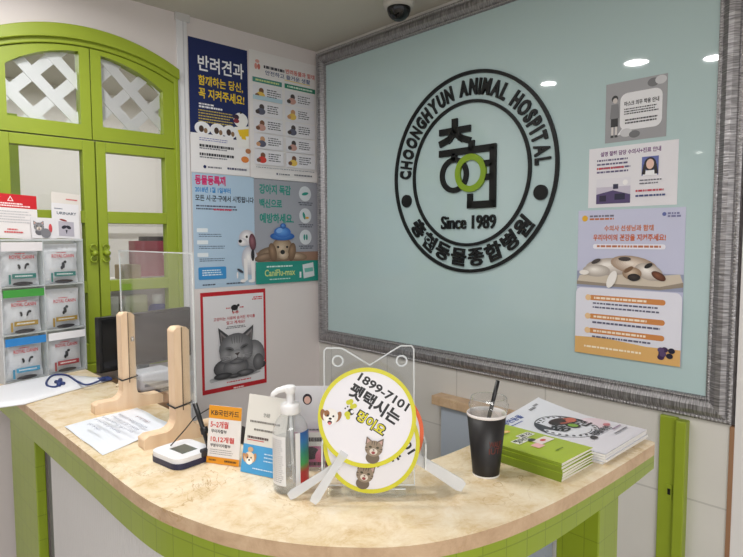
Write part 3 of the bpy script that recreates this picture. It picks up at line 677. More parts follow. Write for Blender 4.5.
wallstrip(OUT+[(-.472,-1.852)], skirt_z, ZT-.026, .03, GREEN_TILE, .004).build('skirt', cn)['label'] = 'lime green mosaic tiled skirt'
iL = [i for i, p in enumerate(OUT) if p[1] < -1.33][0]
iR = [i for i, p in enumerate(OUT) if p[0] > -1.02][0]
wallstrip(OUT[iL-1:iR], lambda u: 0, ZT-.06, .04, GREEN_TILE, .065).build('curved_base', cn)
# white ribbed front panel under the left arm
s = MB(); n = int(.93/.0028); vs = []; pz = (0, .97)
for z in pz:
    for i in range(n+1):
        y = -.535-.0028*i; vs.append((-1.410+.0036*math.cos(2*PI*i/5), y, z))
s.add(vs, [(i, n+1+i, n+2+i, i+1) for i in range(n)], mat((206,204,204), .5), True, None, off)
s.box(-1.404, -1.38, -1.46, -.535, 0, .97, mat((206,204,204), .5), off); s.build('ribbed_panel', cn)['label'] = 'white finely ribbed front panel'
MB().box(-1.40, -1.36, -.535, -.46, 0, .97, mat((120,120,122), .6), off).build('recess', cn)
for x0, x1, y0, y1 in ((-1.432, -1.404, -.452, -.155), (-.652, -.553, -1.802, -1.70)):
    s = MB(); s.box(x0, x1, y0, y1, 0, .97, GREEN_TILE, off); s.build('pillar', cn, bevel=.003)['label'] = 'lime green tiled pillar'
MB().box(-1.30, -1.20, -1.5, -.05, 0, .985, mat((176,172,168), .6), off).build('inner_panel', cn)

# staff desk, monitor and white machine behind the counter
dk = empty('staff_desk', (-1.05, -.24, 0), label='brown staff desk behind the counter under the window', cat='desk')
MB().box(-.118, .09, -.24, .235, .925, .95, mat((150,116,86), .4, noise=.1)).build('desk_top', dk, bevel=.003)
for sx in (-.115, .06): MB().box(sx, sx+.025, -.22, .22, 0, .925, mat((140,104,76), .5)).build('side_panel', dk)
th = math.atan2(.08, .385)
mo = empty('computer_monitor', (-.975, -.15, .95), (0,0,th), label='black computer monitor standing on the staff desk behind the clear screen', cat='monitor')
MB().box(-.196, .196, -.03, .0, .072, .272, mat((18,18,20), .35)).build('case', mo, bevel=.004)
MB().box(-.186, .186, -.0315, -.03, .084, .262, mat((14,14,17), .10)).build('screen', mo)['label'] = 'dark glossy screen'
MB().box(-.02, .02, 0, .02, .005, .14, BLACK).build('neck', mo); MB().lathe([(0,0),(.07,0),(.07,.005),(.06,.008),(0,.008)], BLACK, 32, Matrix.Translation((0,.02,0)), sy=.8).build('foot', mo)
pr = empty('office_machine', (-1.015, -.31, .95), (0,0,.10), label='low white office machine on the desk in front of the monitor', cat='office machine')
MB().box(-.062, .070, -.04, .06, .012, .078, mat((206,206,212), .45)).build('body', pr, bevel=.010, seg=3); MB().box(-.058, .066, -.036, .056, 0, .014, mat((90,90,96), .5)).build('foot_plate', pr); MB().box(-.05, .055, -.0415, -.039, .03, .04, mat((150,150,156), .5)).build('paper_slot', pr)
cb = empty('floor_cabinet', (-.655, -.22, 0), label='black low cabinet against the wall, top just visible between the standing cards', cat='cabinet')
MB().box(-.08, .085, -.20, .19, 0, .69, mat((26,26,28), .4)).build('body', cb, bevel=.004); MB().box(-.075, .08, -.208, -.20, .03, .66, mat((34,34,36), .4)).build('door', cb)

# ------------------------------------------------------------------ on the counter, left arm
# sachet rack
RK = empty('display_rack', (-1.441, -.152, ZT), (0,0,math.atan2(.059,.274)), 'clear acrylic three-tier pocket rack of pet food sachets at the counter end', 'display rack')
EDG = clear('rack_edge', (.94,.95,.96), .12, .5, .1, .6, (236,239,241))
s = MB()
for x in (0, .139, .278): s.box(x, x+.004, 0, .055, 0, .48, EDG)
for z in (0, .158, .318): s.box(0, .282, 0, .055, z, z+.004, EDG)
s.box(0, .282, -.001, .003, .474, .480, EDG)
s.build('divider', RK)
MB().box(0, .282, .052, .055, 0, .48, clear('rack_back', (.97,.98,.98), .04, .4, .05, .45, (236,238,240))).build('back_panel', RK)
MB().box(.003, .28, -.002, 0, 0, .478, ACRYL).build('front_panel', RK)
for (x0, x1, z0, z1, c, n_) in ((.006,.137,.286,.312,(66,150,64),'green header strip'), (.006,.137,.124,.150,(44,128,198),'blue header strip'), (.146,.277,.124,.150,(236,236,240),'blank white header strip'), (.006,.137,.440,.470,(226,222,226),'pale header strip')):
    s = MB(); s.box(x0, x1, -.004, -.0025, z0, z1, mat(c, .4)); o = s.build('header_strip', RK); o['label'] = n_
    if c[2] < 230 and c[0] < 100: pass
def sachet(x, z, band, kind, label):
    W, H = .127, .140; nx, nz = 14, 16
    o = empty('pet_food_sachet', (0,0,0), (0,0,0), label, 'sachet', 'pet food sachets in the rack')
    o.matrix_world = Matrix.Translation(RK.location) @ Matrix.Rotation(RK.rotation_euler.z, 4, 'Z') @ Matrix.Translation((x, .026, z+.0045))
    FO = mat((216,216,221), .32, bump=.6, bscale=45)
    s = MB(); rnd = random.Random(x*100+z)
    for side in (-1, 1):
        vs = []
        for i in range(nz+1):
            for k_ in range(nx+1):
                u, v = k_/nx*2-1, i/nz
                bul = .019*(1-u**4)*max(0, math.sin(min(1, v/.86)*PI))**.55 if v < .86 else 0
                wob = (rnd.random()-.5)*.0025 if 0 < i < nz else 0
                wx = W/2*(1-.05*math.sin(v*PI)); vs.append((u*wx, side*(bul+.0006)+wob, v*H))
        n1 = nx+1
        fs = [(i*n1+k_, i*n1+k_+1, (i+1)*n1+k_+1, (i+1)*n1+k_) for i in range(nz) for k_ in range(nx)]
        s.add(vs, fs if side < 0 else [f_[::-1] for f_ in fs], FO, True)
    s.build('pouch', o)
    p = Print(W*.86, H*.8, z0=.0225); pl = p
    p.text('ROYAL CANIN', .14,.86,.12,.23,(196,36,46),.02); p.dashes(.3,.6,.06,.03,(200,60,70))
    if kind == 'dog':
        p.ell(.42,.48,.035,.06,(48,48,52)); p.ell(.40,.42,.035,.03,(48,48,52)); p.ell(.6,.46,.03,.09,(60,60,64),-.3); p.ell(.66,.4,.05,.04,(40,40,44))
    else:
        p.ell(.5,.47,.05,.1,(70,70,74),.2); p.ell(.56,.37,.05,.045,(60,60,64)); p.ell(.45,.55,.04,.06,(50,50,54))
    p.rect(.1,.16,.7,.98,band); p.rect(.2,.9,.68,.82,band); p.dashes(.28,.8,.73,.04,(230,230,230)); p.ell(.5,.98,.3,.06,(60,56,60))
    po = p.build('print', o); po.rotation_euler = LWR; po.location = (0,0,H*.04)
    return o
TEAL = (60,128,122); GOLD = (176,142,62); BLU = (72,156,196)
sachet(.072, .318, TEAL, 'dog', 'silver sachet with teal band and dog picture, top left pocket of the rack')
sachet(.210, .318, TEAL, 'cat', 'silver sachet with teal band and cat picture, top right pocket of the rack')
sachet(.072, .158, GOLD, 'dog', 'silver sachet with gold band under green strip, middle left pocket')
sachet(.210, .158, GOLD, 'cat', 'silver sachet with gold band and cat picture, middle right pocket')
sachet(.072, .0, BLU, 'dog', 'silver sachet with light blue band under blue strip, bottom left pocket')
sachet(.210, .0, (176,70,76), 'cat', 'grey sachet with red lettering under blank white strip, bottom right pocket')
RM = Matrix.Translation(RK.location) @ Matrix.Rotation(RK.rotation_euler.z, 4, 'Z')
def rack_card(name, label, x, y, z, W, H, tilt, c, lean=-.12):
    s = MB(); s.box(-W/2, W/2, 0, H, 0, .001, mat(c, .4)); o = s.build(name); tag(o, label, 'leaflet')
    o.matrix_world = RM @ Matrix.Translation((x, y, z)) @ Matrix.Rotation(PI/2+lean, 4, 'X') @ Matrix.Rotation(tilt, 4, 'Z')
    return o, Print(W, H, z0=.0013)
o, p = rack_card('leaflet', 'white card with red warning header standing on the rack', .055, .020, .482, .165, .150, -.04, (226,222,222))
p.rect(0,1,0,.31,(196,34,42)); p.poly([(.43,.16),(.55,.16),(.49,.04)], (244,226,226)); p.poly([(.455,.145),(.525,.145),(.49,.07)], (196,34,42)); p.dashes(.28,.72,.2,.03,(244,226,226)); p.dashes(.14,.86,.25,.03,(244,226,226))
p.para(.12,.9,.38,.68,5,(190,188,192),.4,.2); p.dashes(.4,.6,.78,.03,(200,70,76)); p.dashes(.34,.7,.84,.035,(200,60,66)); p.ell(.06,.78,.12,.14,(120,120,126)); p.ell(.1,.9,.1,.1,(90,90,96)); p.build('print', o)
o, p = rack_card('leaflet', 'white card with grey square emblem, leaning at the right end of the rack', .232, .014, .482, .098, .125, -.05, (224,222,226))
p.dashes(.1,.4,.14,.03,(100,110,130)); p.text('URINARY', .18,.9,.24,.32,(50,70,90),.02); p.ell(.4,.48,.14,.035,(140,50,50),-.2); p.rect(.22,.78,.52,.94,(176,172,184)); p.ell(.42,.68,.1,.06,(40,40,54),.4); p.ell(.58,.68,.1,.06,(40,40,54),-.4); p.poly([(.46,.76),(.54,.76),(.5,.88)], (40,40,54)); p.build('print', o)
o, p = rack_card('leaflet', 'pale card with two red lines, tucked behind the emblem card', .245, .034, .482, .105, .165, -.06, (222,216,210))
p.dashes(.5,.9,.12,.03,(200,70,76)); p.dashes(.55,.9,.26,.03,(200,70,76)); p.build('print', o)
o, p = rack_card('leaflet', 'low card with grey cat pictures between the red-headed and emblem cards', .152, .008, .482, .085, .072, -.02, (220,218,222))
cat_face(p, .3, .45, .22, 0, (140,140,146), (100,100,106), (120,100,104)); p.ell(.75,.5,.07,.18,(196,70,76)); p.ell(.55,.75,.2,.2,(120,120,126)); p.build('print', o)

# flat white pouch with a blue cord
PO = empty('flat_pouch', (-1.35, -.28, ZT), label='flat white plastic pouch with dark blue cord lying at the counter end', cat='pouch')
pts = [(-1.56,-.215),(-1.42,-.168),(-1.275,-.130),(-1.168,-.315),(-1.185,-.345),(-1.32,-.40),(-1.455,-.462),(-1.56,-.44)]
s = MB(); PW = mat((232,234,240), .35); n = len(pts); cx, cy = -1.37, -.28; off2 = Matrix.Translation((1.35,.28,0))
vs = []; rings = ((1,.0015),(1,.005),(.82,.012),(.5,.015),(.2,.014))
for q, z in rings:
    for x, y in pts: vs.append((cx+(x-cx)*q, cy+(y-cy)*q, z+random.uniform(-.001,.001)*(q < .9)))
vs.append((cx, cy, .0135)); vs.append((cx, cy, .0015))
fs = [(k*n+i, k*n+(i+1) % n, (k+1)*n+(i+1) % n, (k+1)*n+i) for k in range(4) for i in range(n)]+[(4*n+i, 4*n+(i+1) % n, 5*n) for i in range(n)]+[((i+1) % n, i, 5*n+1) for i in range(n)]
s.add(vs, fs, PW, True, None, off2); s.build('pouch_body', PO)
NAVY = mat((38,56,112), .5)
cd = catmull([(-1.192,-.355),(-1.262,-.41),(-1.275,-.345),(-1.272,-.22),(-1.305,-.19),(-1.345,-.265),(-1.36,-.335),(-1.345,-.365),(-1.322,-.325)], 8)
s = MB(); s.tube([(x,y,.0165) for x,y in cd], .0032, NAVY, 8, M=off2); s.tube([(-1.335,-.36,.019),(-1.322,-.32,.021),(-1.31,-.285,.018)], .007, NAVY, 8, M=off2); s.tube([(-1.318,-.35,.019),(-1.33,-.31,.02)], .006, NAVY, 8, M=off2); s.build('cord', PO)['label'] = 'dark blue knotted cord'
s = MB(); s.box(-1.205,-1.168,-.352,-.312,.004,.012,NAVY,off2); s.build('blue_tab', PO, bevel=.002)
tag(MB().tube([(-1.188,-.445,ZT+.0045),(-1.155,-.395,ZT+.0045)], .0042, mat((222,206,180), .5), 8).build('stub_pencil'), 'short pale pencil stub lying beside the left wooden stand', 'pencil')

# paper notice lying flat
c4 = [Vector((-1.433,-.757)), Vector((-1.432,-1.029)), Vector((-1.230,-.945)), Vector((-1.232,-.720))]   # far-left, near, right, far-right
cen = sum(c4, Vector((0,0)))/4
ang = -PI/2+.02
def notice_xy(u, v):
    q = c4[0]*(1-u)*(1-v)+c4[1]*u*(1-v)+c4[2]*u*v+c4[3]*(1-u)*v; return q
NP = MB(); Wn, Hn = .285, .215; nx, ny = 12, 8; vs = []
for j_ in range(ny+1):
    for i in range(nx+1): q = notice_xy(i/nx, j_/ny); vs.append((q.x-cen.x, q.y-cen.y, .001+.0012*(1+math.sin(i*.9+j_*.6))))
NP.add(vs, [(j_*(nx+1)+i, j_*(nx+1)+i+1, (j_+1)*(nx+1)+i+1, (j_+1)*(nx+1)+i) for j_ in range(ny) for i in range(nx)], mat((230,236,246), .35), True)
o = NP.build('paper_notice', None, (cen.x, cen.y, ZT)); tag(o, 'white sheet with handwritten lines lying flat before the wooden stands', 'paper')
p = Print(Wn, Hn, z0=.0038)
for t, a, b, c in ((.16,.35,.7,(150,120,130)),(.30,.12,.86,(120,126,150)),(.42,.16,.84,(110,116,140)),(.54,.14,.88,(110,116,140)),(.66,.2,.8,(120,126,150)),(.8,.3,.62,(130,136,160))):
    x = a
    while x < b:
        w_ = random.uniform(.012,.03); h_ = random.uniform(.02,.06)
        p.poly([(x,t),(x+w_*.35,t-.01),(x+w_*.3,t+h_),(x-.002,t+h_)], c); p.poly([(x,t+h_*.4),(x+w_,t+h_*.3),(x+w_,t+h_*.5),(x,t+h_*.6)], c); x += w_+.012
p.b.v = [((lambda q: (q.x-cen.x, q.y-cen.y, z))(notice_xy(x/Wn+.5, y/Hn))) for x, y, z in p.b.v]; p.build('handwriting', o)

# clear screen on two wooden T-shaped stands
WOOD = wood_mat((224,192,158), (238,212,182), (25,25,3))
SG = empty('counter_screen', (-1.252, -.86, ZT), (0,0,-.034), label='clear acrylic counter screen held by two pale wooden T-shaped stands', cat='screen')
s = MB(); s.box(-.0015, .0015, -.275, .20, .095, .447, ACRYL)
s.box(-.0017, .0017, -.277, -.2735, .094, .448, ACRYL_EDGE); s.box(-.0017, .0017, -.2735, .20, .4455, .448, ACRYL_EDGE); s.box(-.0017, .0017, .198, .2005, .094, .448, ACRYL_EDGE)
s.build('acrylic_sheet', SG)
def tstand(y):
    w, h, fw, fh = .0185, .273, .094, .030; T = .019
    q = [(-fw,0),(fw,0),(fw,fh*.8),(fw-.012,fh)]
    for i in range(7): t = -PI/2-i*PI/2/6; q.append((w+.028+.028*math.cos(t), fh+.028+.028*math.sin(t)))
    q += [(w,h-.008),(w-.008,h),(-w+.008,h),(-w,h-.008)]
    for i in range(7): t = -i*PI/2/6; q.append((-w-.028+.028*math.cos(t), fh+.028+.028*math.sin(t)))
    q += [(-fw+.012,fh),(-fw,fh*.8)]
    s = MB(); s.prism(q, -T, T, WOOD, M=Matrix.Translation((0,y,0)) @ Matrix.Rotation(PI/2, 4, 'X'))
    so = s.build('stand', SG, bevel=.0035, seg=3); so['label'] = 'pale wooden T-shaped stand'
    MB().box(-.0012, .0012, y-T-.0006, y-T+.001, .075, h, mat((92,70,54), .8)).build('slot', so)
    MB().tube([(x, yy, .088+.004*math.sin(x*60)) for x, yy in ((-w-.003,y-T-.003),(0,y-T-.004),(w+.003,y-T-.003),(w+.003,y+T+.003),(-w-.003,y+T+.003))], .0022, mat((34,32,34), .6), 6, True).build('cord', so)['label'] = 'black cord tied round the stand'
    return so
tstand(.168); tstand(-.188)
MB().lathe([(0,0),(.007,0),(.007,.006),(0,.007)], mat((206,208,212), .25, metal=.6), 16, Matrix.Translation((.0035,.135,.20)) @ Matrix.Rotation(PI/2, 4, 'Y')).build('bumper_stud', SG)

# signature pad and stylus
a = math.atan2(-.090, .013)
SP = empty('signature_pad', (-1.313, -1.172, ZT), (0,0,a), 'white electronic signature pad with dark base and small grey screen', 'signature pad')
def rr(w, h, r, n=6):
    q = []
    for cx, cy, a0 in ((w/2-r,h/2-r,0),(-w/2+r,h/2-r,PI/2),(-w/2+r,-h/2+r,PI),(w/2-r,-h/2+r,1.5*PI)):
        for i in range(n+1): t = a0+i*PI/2/n; q.append((cx+r*math.cos(t), cy+r*math.sin(t)))
    return q
MB().prism(rr(.108,.098,.022), .001, .013, mat((34,38,72), .4)).build('base', SP, bevel=.003)['label'] = 'dark navy base'
MB().prism(rr(.106,.096,.022), .013, .023, mat((232,234,240), .35)).build('body', SP, bevel=.004, seg=3)
MB().box(-.022, .026, -.018, .020, .0231, .0236, mat((92,100,96), .15)).build('display', SP)['label'] = 'grey display'
s = MB(); s.box(.046,.058,.010,.030,.012,.030,mat((34,36,44), .4)); s.build('stylus_holder', SP, bevel=.003)
MB().tube([(-.03,-.01,.026),(-.035,.03,.05),(-.03,.055,.075),(.0,.07,.095),(.035,.058,.112)], .0013, BLACK, 6).build('tether', SP)
st = MB(); st.tube([(-1.268,-1.205,ZT+.020),(-1.273,-1.192,ZT+.060),(-1.283,-1.174,ZT+.118)], .0042, BLACK, 10, r1=.0055); st.tube([(-1.2705,-1.195,ZT+.052),(-1.272,-1.19,ZT+.066)], .0085, BLACK, 10)
tag(st.build('stylus'), 'black stylus standing upright in the signature pad holder', 'stylus')

# standing cards
def stand_card(name, label, cat, P0, P1, H, c, lean, thick=.002):
    P0, P1 = Vector(P0), Vector(P1); W = (P1-P0).length; an = math.atan2((P1-P0).y, (P1-P0).x); m_ = (P0+P1)/2
    s = MB(); s.box(-W/2, W/2, 0, H, -thick, 0, mat(c, .4)); o = s.build(name, None, (m_.x, m_.y, ZT+.001)); tag(o, label, cat)
    o.rotation_euler = (PI/2-lean, 0, an); return o, Print(W, H, z0=.0003)
o, p = stand_card('card_sign', 'small standing card with orange header and red instalment numbers', 'sign', (-1.286,-1.226), (-1.249,-1.297), .122, (232,228,226), .14)
p.rect(0,1,0,.225,(226,152,26)); p.rect(0,1,.885,1,(224,146,22)); p.text('KB국민카드', .07,.93,.07,.175,(44,36,30),.02)
p.text('5~2개월', .07,.62,.265,.385,(206,52,40),.02); p.text('무이자할부', .1,.58,.41,.475,(60,54,54),.02); p.text('10,12개월', .1,.82,.525,.635,(206,52,40),.02); p.text('부분무이자할부', .1,.72,.655,.715,(60,54,54),.02); p.para(.1,.9,.755,.86,3,(150,146,146),.3,.2); p.dashes(.08,.3,.925,.03,(120,84,30)); p.dashes(.56,.92,.925,.03,(90,64,24)); p.build('print', o)
MB().box(-.045, .045, .0, .004, -.035, -.002, ACRYL).build('foot', o)
o, p = stand_card('tent_card', 'white standing card with blue panel and puppy picture behind sanitizer bottle', 'sign', (-1.259,-1.320), (-1.224,-1.414), .158, (222,220,214), .22)
p.rect(0,1,.64,1,(72,158,214)); p.text('안내문', .42,.58,.22,.27,(90,88,86),.01); p.dashes(.1,.85,.33,.025,(120,116,112)); p.dashes(.22,.72,.43,.025,(120,116,112)); p.dashes(.08,.6,.53,.03,(96,80,78)); p.rect(.08,.5,.575,.585,(196,60,60)); dog_face(p, .19, .82, .15, .1, (232,214,190), (190,140,96), False); p.ell(.2,.7,.07,.05,(206,170,130)); p.para(.55,.8,.72,.85,3,(206,230,244),.35,.2); p.dashes(.3,.85,.92,.014,(206,230,244))
p.build('print', o)
s = MB(); s.add([(-.05,.155,-.0025),(.05,.155,-.0025),(.05,.012,-.06),(-.05,.012,-.06)], [(0,1,2,3),(3,2,1,0)], mat((216,214,208), .5)); s.build('back_leaf', o)

# brochure holder with leaflets, behind the sanitizer
BH = empty('brochure_holder', (-1.135, -1.425, ZT), (0,0,YAW_ := math.radians(46.245)-PI/2), 'clear acrylic brochure holder with leaflets between sanitizer bottle and fans', 'brochure holder')
s = MB(); s.box(-.06, .05, .030, .033, .002, .15, ACRYL); s.box(-.06, .05, -.01, -.007, .002, .07, ACRYL); s.box(-.06,-.057,-.01,.033,.002,.11,ACRYL_EDGE); s.box(.047,.05,-.01,.033,.002,.11,ACRYL_EDGE); s.box(-.06,.05,-.01,.033,0,.003,ACRYL); s.build('holder_body', BH)
for k, (hh, cc_, lb) in enumerate(((.165, (226,226,232), 'white leaflet with portrait photographs behind the sanitizer bottle'), (.075, (190,110,150), 'low magenta and dark leaflet in front pocket of brochure holder'))):
    s = MB(); s.box(-.053, .045, 0, hh, 0, .001, mat(cc_, .4)); o = s.build('leaflet'); tag(o, lb, 'leaflet')
    o.matrix_world = Matrix.Translation(BH.location) @ Matrix.Rotation(YAW_, 4, 'Z') @ Matrix.Translation((0, .022-.018*k, .004)) @ Matrix.Rotation(PI/2-.06*(1-k), 4, 'X')
    p = Print(.09, hh, z0=.0013)
    if k == 0: p.ell(.2,.17,.11,.13,(40,32,44)); p.ell(.2,.18,.075,.09,(224,184,172)); p.ell(.78,.16,.14,.14,(60,70,110)); p.ell(.78,.16,.08,.08,(210,210,220)); p.ell(.74,.36,.12,.1,(50,60,100)); p.dashes(.5,.95,.46,.03,(200,60,110)); p.para(.2,.9,.55,.75,4,(120,120,130),.4,.2); p.rect(0,1,.8,.83,(220,190,70))
    else: p.rect(0,1,0,.4,(226,226,226)); p.ell(.3,.6,.2,.15,(60,50,60)); p.ell(.6,.7,.2,.2,(214,100,140)); p.dashes(.1,.9,.15,.12,(70,66,76)); p.dashes(.1,.9,.85,.1,(40,36,44))
    p.build('print', o)

# hand sanitizer pump bottle
YAW = math.radians(46.245)
HS = empty('hand_sanitizer', (-1.2305, -1.4575, ZT), (0,0,YAW-PI/2), 'clear pump bottle of hand sanitizer with white pump head', 'bottle')
CP = clear('bottle_plastic', (.97,.98,.985), .05, .5, .04, .12, (236,238,240))
R0 = .0338
MB().lathe([(0,.001),(R0-.004,.001),(R0,.005),(R0,.112),(R0-.002,.124),(R0-.008,.136),(.018,.145),(.013,.149),(.013,.154)], CP, 48).build('bottle', HS)
MB().lathe([(0,.004),(R0-.003,.004),(R0-.002,.008),(R0-.002,.1),(0,.1)], clear('gel', (.98,.985,.99), .02, .2, .02, .06), 40).build('gel', HS)
def patch(b, r, a0, a1, z0, z1, m_): b.lathe([(r, z0), (r, z1)], m_, 20, a0=math.radians(a0), a1=math.radians(a1))
s = MB(); LBL = mat((226,226,228), .45); patch(s, R0+.0004, 185, 262, .018, .112, LBL); lo = s.build('front_label', HS)
s = MB()
for i in range(22):
    z = .024+i*.0038; a0_ = 200; 
    for k in range(5): a1_ = a0_+random.uniform(5, 11); patch(s, R0+.0006, a0_, min(a1_, 254), z, z+.0012, mat((150,152,158), .5)); a0_ = a1_+2.5
s.build('fine_print', lo)
s = MB(); patch(s, R0+.0004, 300, 366, .012, .118, grad_mat([(0,(190,40,44)),(.28,(170,52,50)),(.42,(60,150,74)),(.62,(44,130,110)),(.85,(44,110,176)),(1,(40,90,160))], .012, .118)); patch(s, R0+.0005, 293, 309, .012, .118, LBL); s.build('colour_label', HS)['label'] = 'label banded blue, green and red'
PM = mat((238,238,240), .35)
s = MB(); s.lathe([(.0135,.148),(.0180,.148),(.0188,.150),(.0188,.163),(.017,.167),(.0085,.168),(.0070,.169),(.0068,.185),(.008,.187)], PM, 32)
s.lathe([(.0,.202),(.009,.201),(.0105,.198),(.0105,.190),(.008,.186)], PM, 28)
s.tube([(.004,0,.195),(-.012,-.003,.195),(-.023,-.005,.192),(-.031,-.007,.186),(-.033,-.008,.181)], .0068, PM, 12, r1=.0042); s.build('pump', HS)['label'] = 'white pump head'
MB().tube([(0,0,.160),(.002,0,.10),(.006,0,.012)], .0028, mat((230,232,234), .4), 8).build('dip_tube', HS)

# ------------------------------------------------------------------ fan holder and hand fans
HX, HY = -1.136, -1.584
ru = Vector((math.sin(YAW), -math.cos(YAW), 0)); fh = Vector((math.cos(YAW), math.sin(YAW), 0))
FH = empty('fan_holder', (HX, HY, ZT), (0,0,YAW-PI/2), 'clear acrylic leaflet stand with notched top holding round hand fans', 'stand')
L = .10                                                                  # the panel leans back
LM = Matrix.Rotation(PI/2-L, 4, 'X')
q = [(-.093,.0),(.083,.0),(.083,.263),(.078,.270),(.056,.270),(.047,.265),(-.004,.233),(-.053,.263),(-.060,.266),(-.089,.266),(-.094,.260)]
s = MB(); s.prism(q, -.0045, 0, ACRYL, ACRYL_EDGE, M=Matrix.Translation((0,.03,.003)) @ LM)
n_ = len(q); ce = Vector((-.004,.14)); qi = []
for k in range(n_):
    a_, b_, c_ = Vector(q[k-1]), Vector(q[k]), Vector(q[(k+1) % n_]); e1 = (b_-a_).normalized(); e2 = (c_-b_).normalized()
    m1 = Vector((-e1.y, e1.x)); m2 = Vector((-e2.y, e2.x)); mm = (m1+m2); mm = mm/(mm.dot(m1) or 1); qi.append(b_+mm*.0024)
s.add([(a_[0],a_[1],.0002) for a_ in q]+[(a_.x,a_.y,.0002) for a_ in qi], [(k, (k+1) % n_, n_+(k+1) % n_, n_+k) for k in range(n_)], ACRYL_EDGE, M=Matrix.Translation((0,.03,.003)) @ LM)  # pale rim band on the front face, painted highlight for the refracting edge
s.build('back_panel', FH)
for cx in (-.066, .058):
    s = MB(); ring(s, 0, 0, .0085, .0115, 0, .0018, ACRYL_EDGE, 28)
    s.v = [tuple(Matrix.Translation((0,.03,.003)) @ LM @ Vector((v_[0]+cx, v_[1]+.240, v_[2]))) for v_ in s.v]; s.build('hole_rim', FH)
s = MB(); s.box(-.085,.083,-.012,.035,0,.003,ACRYL); s.box(-.030,.062,-.016,-.012,0,.016,ACRYL); s.box(-.030,.062,-.0165,-.0115,.0155,.017,ACRYL_EDGE); s.build('base_plate', FH)
s = MB()
for x, xi in ((-.094, -.088), (.098, .083)):
    s = MB(); s.box(x, x+.003, -.012, .045, .05, .10, ACRYL_EDGE); s.box(min(x, xi), max(x, xi), .036, .039, .05, .10, ACRYL_EDGE); s.build('side_bracket', FH)
HANDLE = clear('frosted_plastic', (.95,.96,.97), .05, .4, .25, .62, (236,238,242))
R = .0885
def fan(label, u, v, d, roll, tilt, rim, full, yaw=0, hw=.62, hl=0):
    o = empty('hand_fan', label=label, cat='hand fan', group='round hand fans in the clear stand')
    C = Vector((HX, HY, ZT))+ru*u+fh*d+Vector((0,0,v))
    o.matrix_world = Matrix.Translation(C) @ Matrix.Rotation(YAW-PI/2+yaw, 4, 'Z') @ Matrix.Rotation(PI/2-tilt, 4, 'X') @ Matrix.Rotation(-math.radians(roll), 4, 'Z')
    MB().lathe([(0,-.0012),(R,-.0012),(R,.0003),(0,.0003)], mat((236,234,240), .35), 72, smooth=False).build('disc', o)
    s = MB(); ring(s, 0, 0, R-.0062, R+.0012, -.0018, .0010, mat(rim, .35), 72); s.build('rim', o)['label'] = 'coloured rim'
    s = MB(); q = [(-.013,-R+.014),(.013,-R+.014),(.011,-R-.02),(.013,-R-.07),(.014,-R-.082-hl),(.010,-R-.091-hl),(-.010,-R-.091-hl),(-.014,-R-.082-hl),(-.013,-R-.07),(-.011,-R-.02)]; q = [(x*hw, y) for x, y in q]
    s.prism(q, -.003, .0015, HANDLE); s.build('handle', o, bevel=.001)['label'] = 'translucent frosted handle'
    p = Print(2*R, 2*R, z0=.0004, dz=.00005)
    def tx(body, cx, cy, w, h, c, bold): 
        vs, fs = text_mesh(body, bold); xs = [a_[0] for a_ in vs]; ys = [a_[1] for a_ in vs]; p.z += .00005
        p.b.add([((a_[0]-(max(xs)+min(xs))/2)*w/(max(xs)-min(xs))+cx, (a_[1]-(max(ys)+min(ys))/2)*h/(max(ys)-min(ys))+cy, p.z) for a_ in vs], fs, mat(c, .45))
    tx('1899-7101', .001, .0545, .106, .0165, (30,28,32), .03); tx('펫택시는', -.001, .028, .106, .0275, (30,28,32), .04)
    tx('멍이요', .012, -.0045, .062, .023, (26,26,24), .075); tx('멍이요', .012, -.0045, .057, .019, (222,214,40), .025)
    YL = (206,204,44)
    for dx, dy, r_ in ((-.043,.004,.0045),(-.040,.008,.0045),(-.033,.001,.0043),(-.030,.005,.0043)): p.raw([(dx+r_*math.cos(t*PI/6), dy+r_*math.sin(t*PI/6)) for t in range(12)], YL)
    p.raw([(-.042,.004),(-.039,.007),(-.031,.004),(-.034,.0)], YL)
    for dx, dy, r_, c in ((-.030,-.008,.006,(36,34,34)),(-.028,-.006,.0032,(236,234,240)),(-.033,-.015,.0055,YL),(-.029,-.019,.004,YL),(-.040,-.003,.0016,(60,60,60)),(-.042,-.008,.0016,(60,60,60))): p.raw([(dx+r_*math.cos(t*PI/6), dy+r_*math.sin(t*PI/6)) for t in range(12)], c)
    f_ = Print(2*R, 2*R, z0=p.z, dz=.00005); f_.P = lambda t: ((t[0]-.5)*2*R, (.5-t[1])*2*R)
    dog_face(f_, .5-.056/(2*R), .5+.036/(2*R), .095, math.radians(roll)*.75); cat_face(f_, .5+.0405/(2*R), .5+.040/(2*R), .098, math.radians(roll)*.75)
    p.b.v += []; o_ = len(p.b.v)
    for f__, k_ in zip(f_.b.f, f_.b.mi): p.b.add([f_.b.v[i_] for i_ in f__], [tuple(range(len(f__)))], f_.b.mats[k_])
    p.b.build('print', o)
    return o
T0 = .16
fan('white round fan with orange rim, rearmost, its handle pointing right', .008, .113, .014, -58, .12, (232,106,62), True, hw=.85, hl=.014)
fan('white round fan with yellow rim half hidden behind the foremost fan', -.001, .100, -.008, 58, .17, (214,208,44), True)
fan('foremost white round fan with yellow rim, taxi number in full view', -.009, .154, -.022, 33, .17, (214,208,44), True)

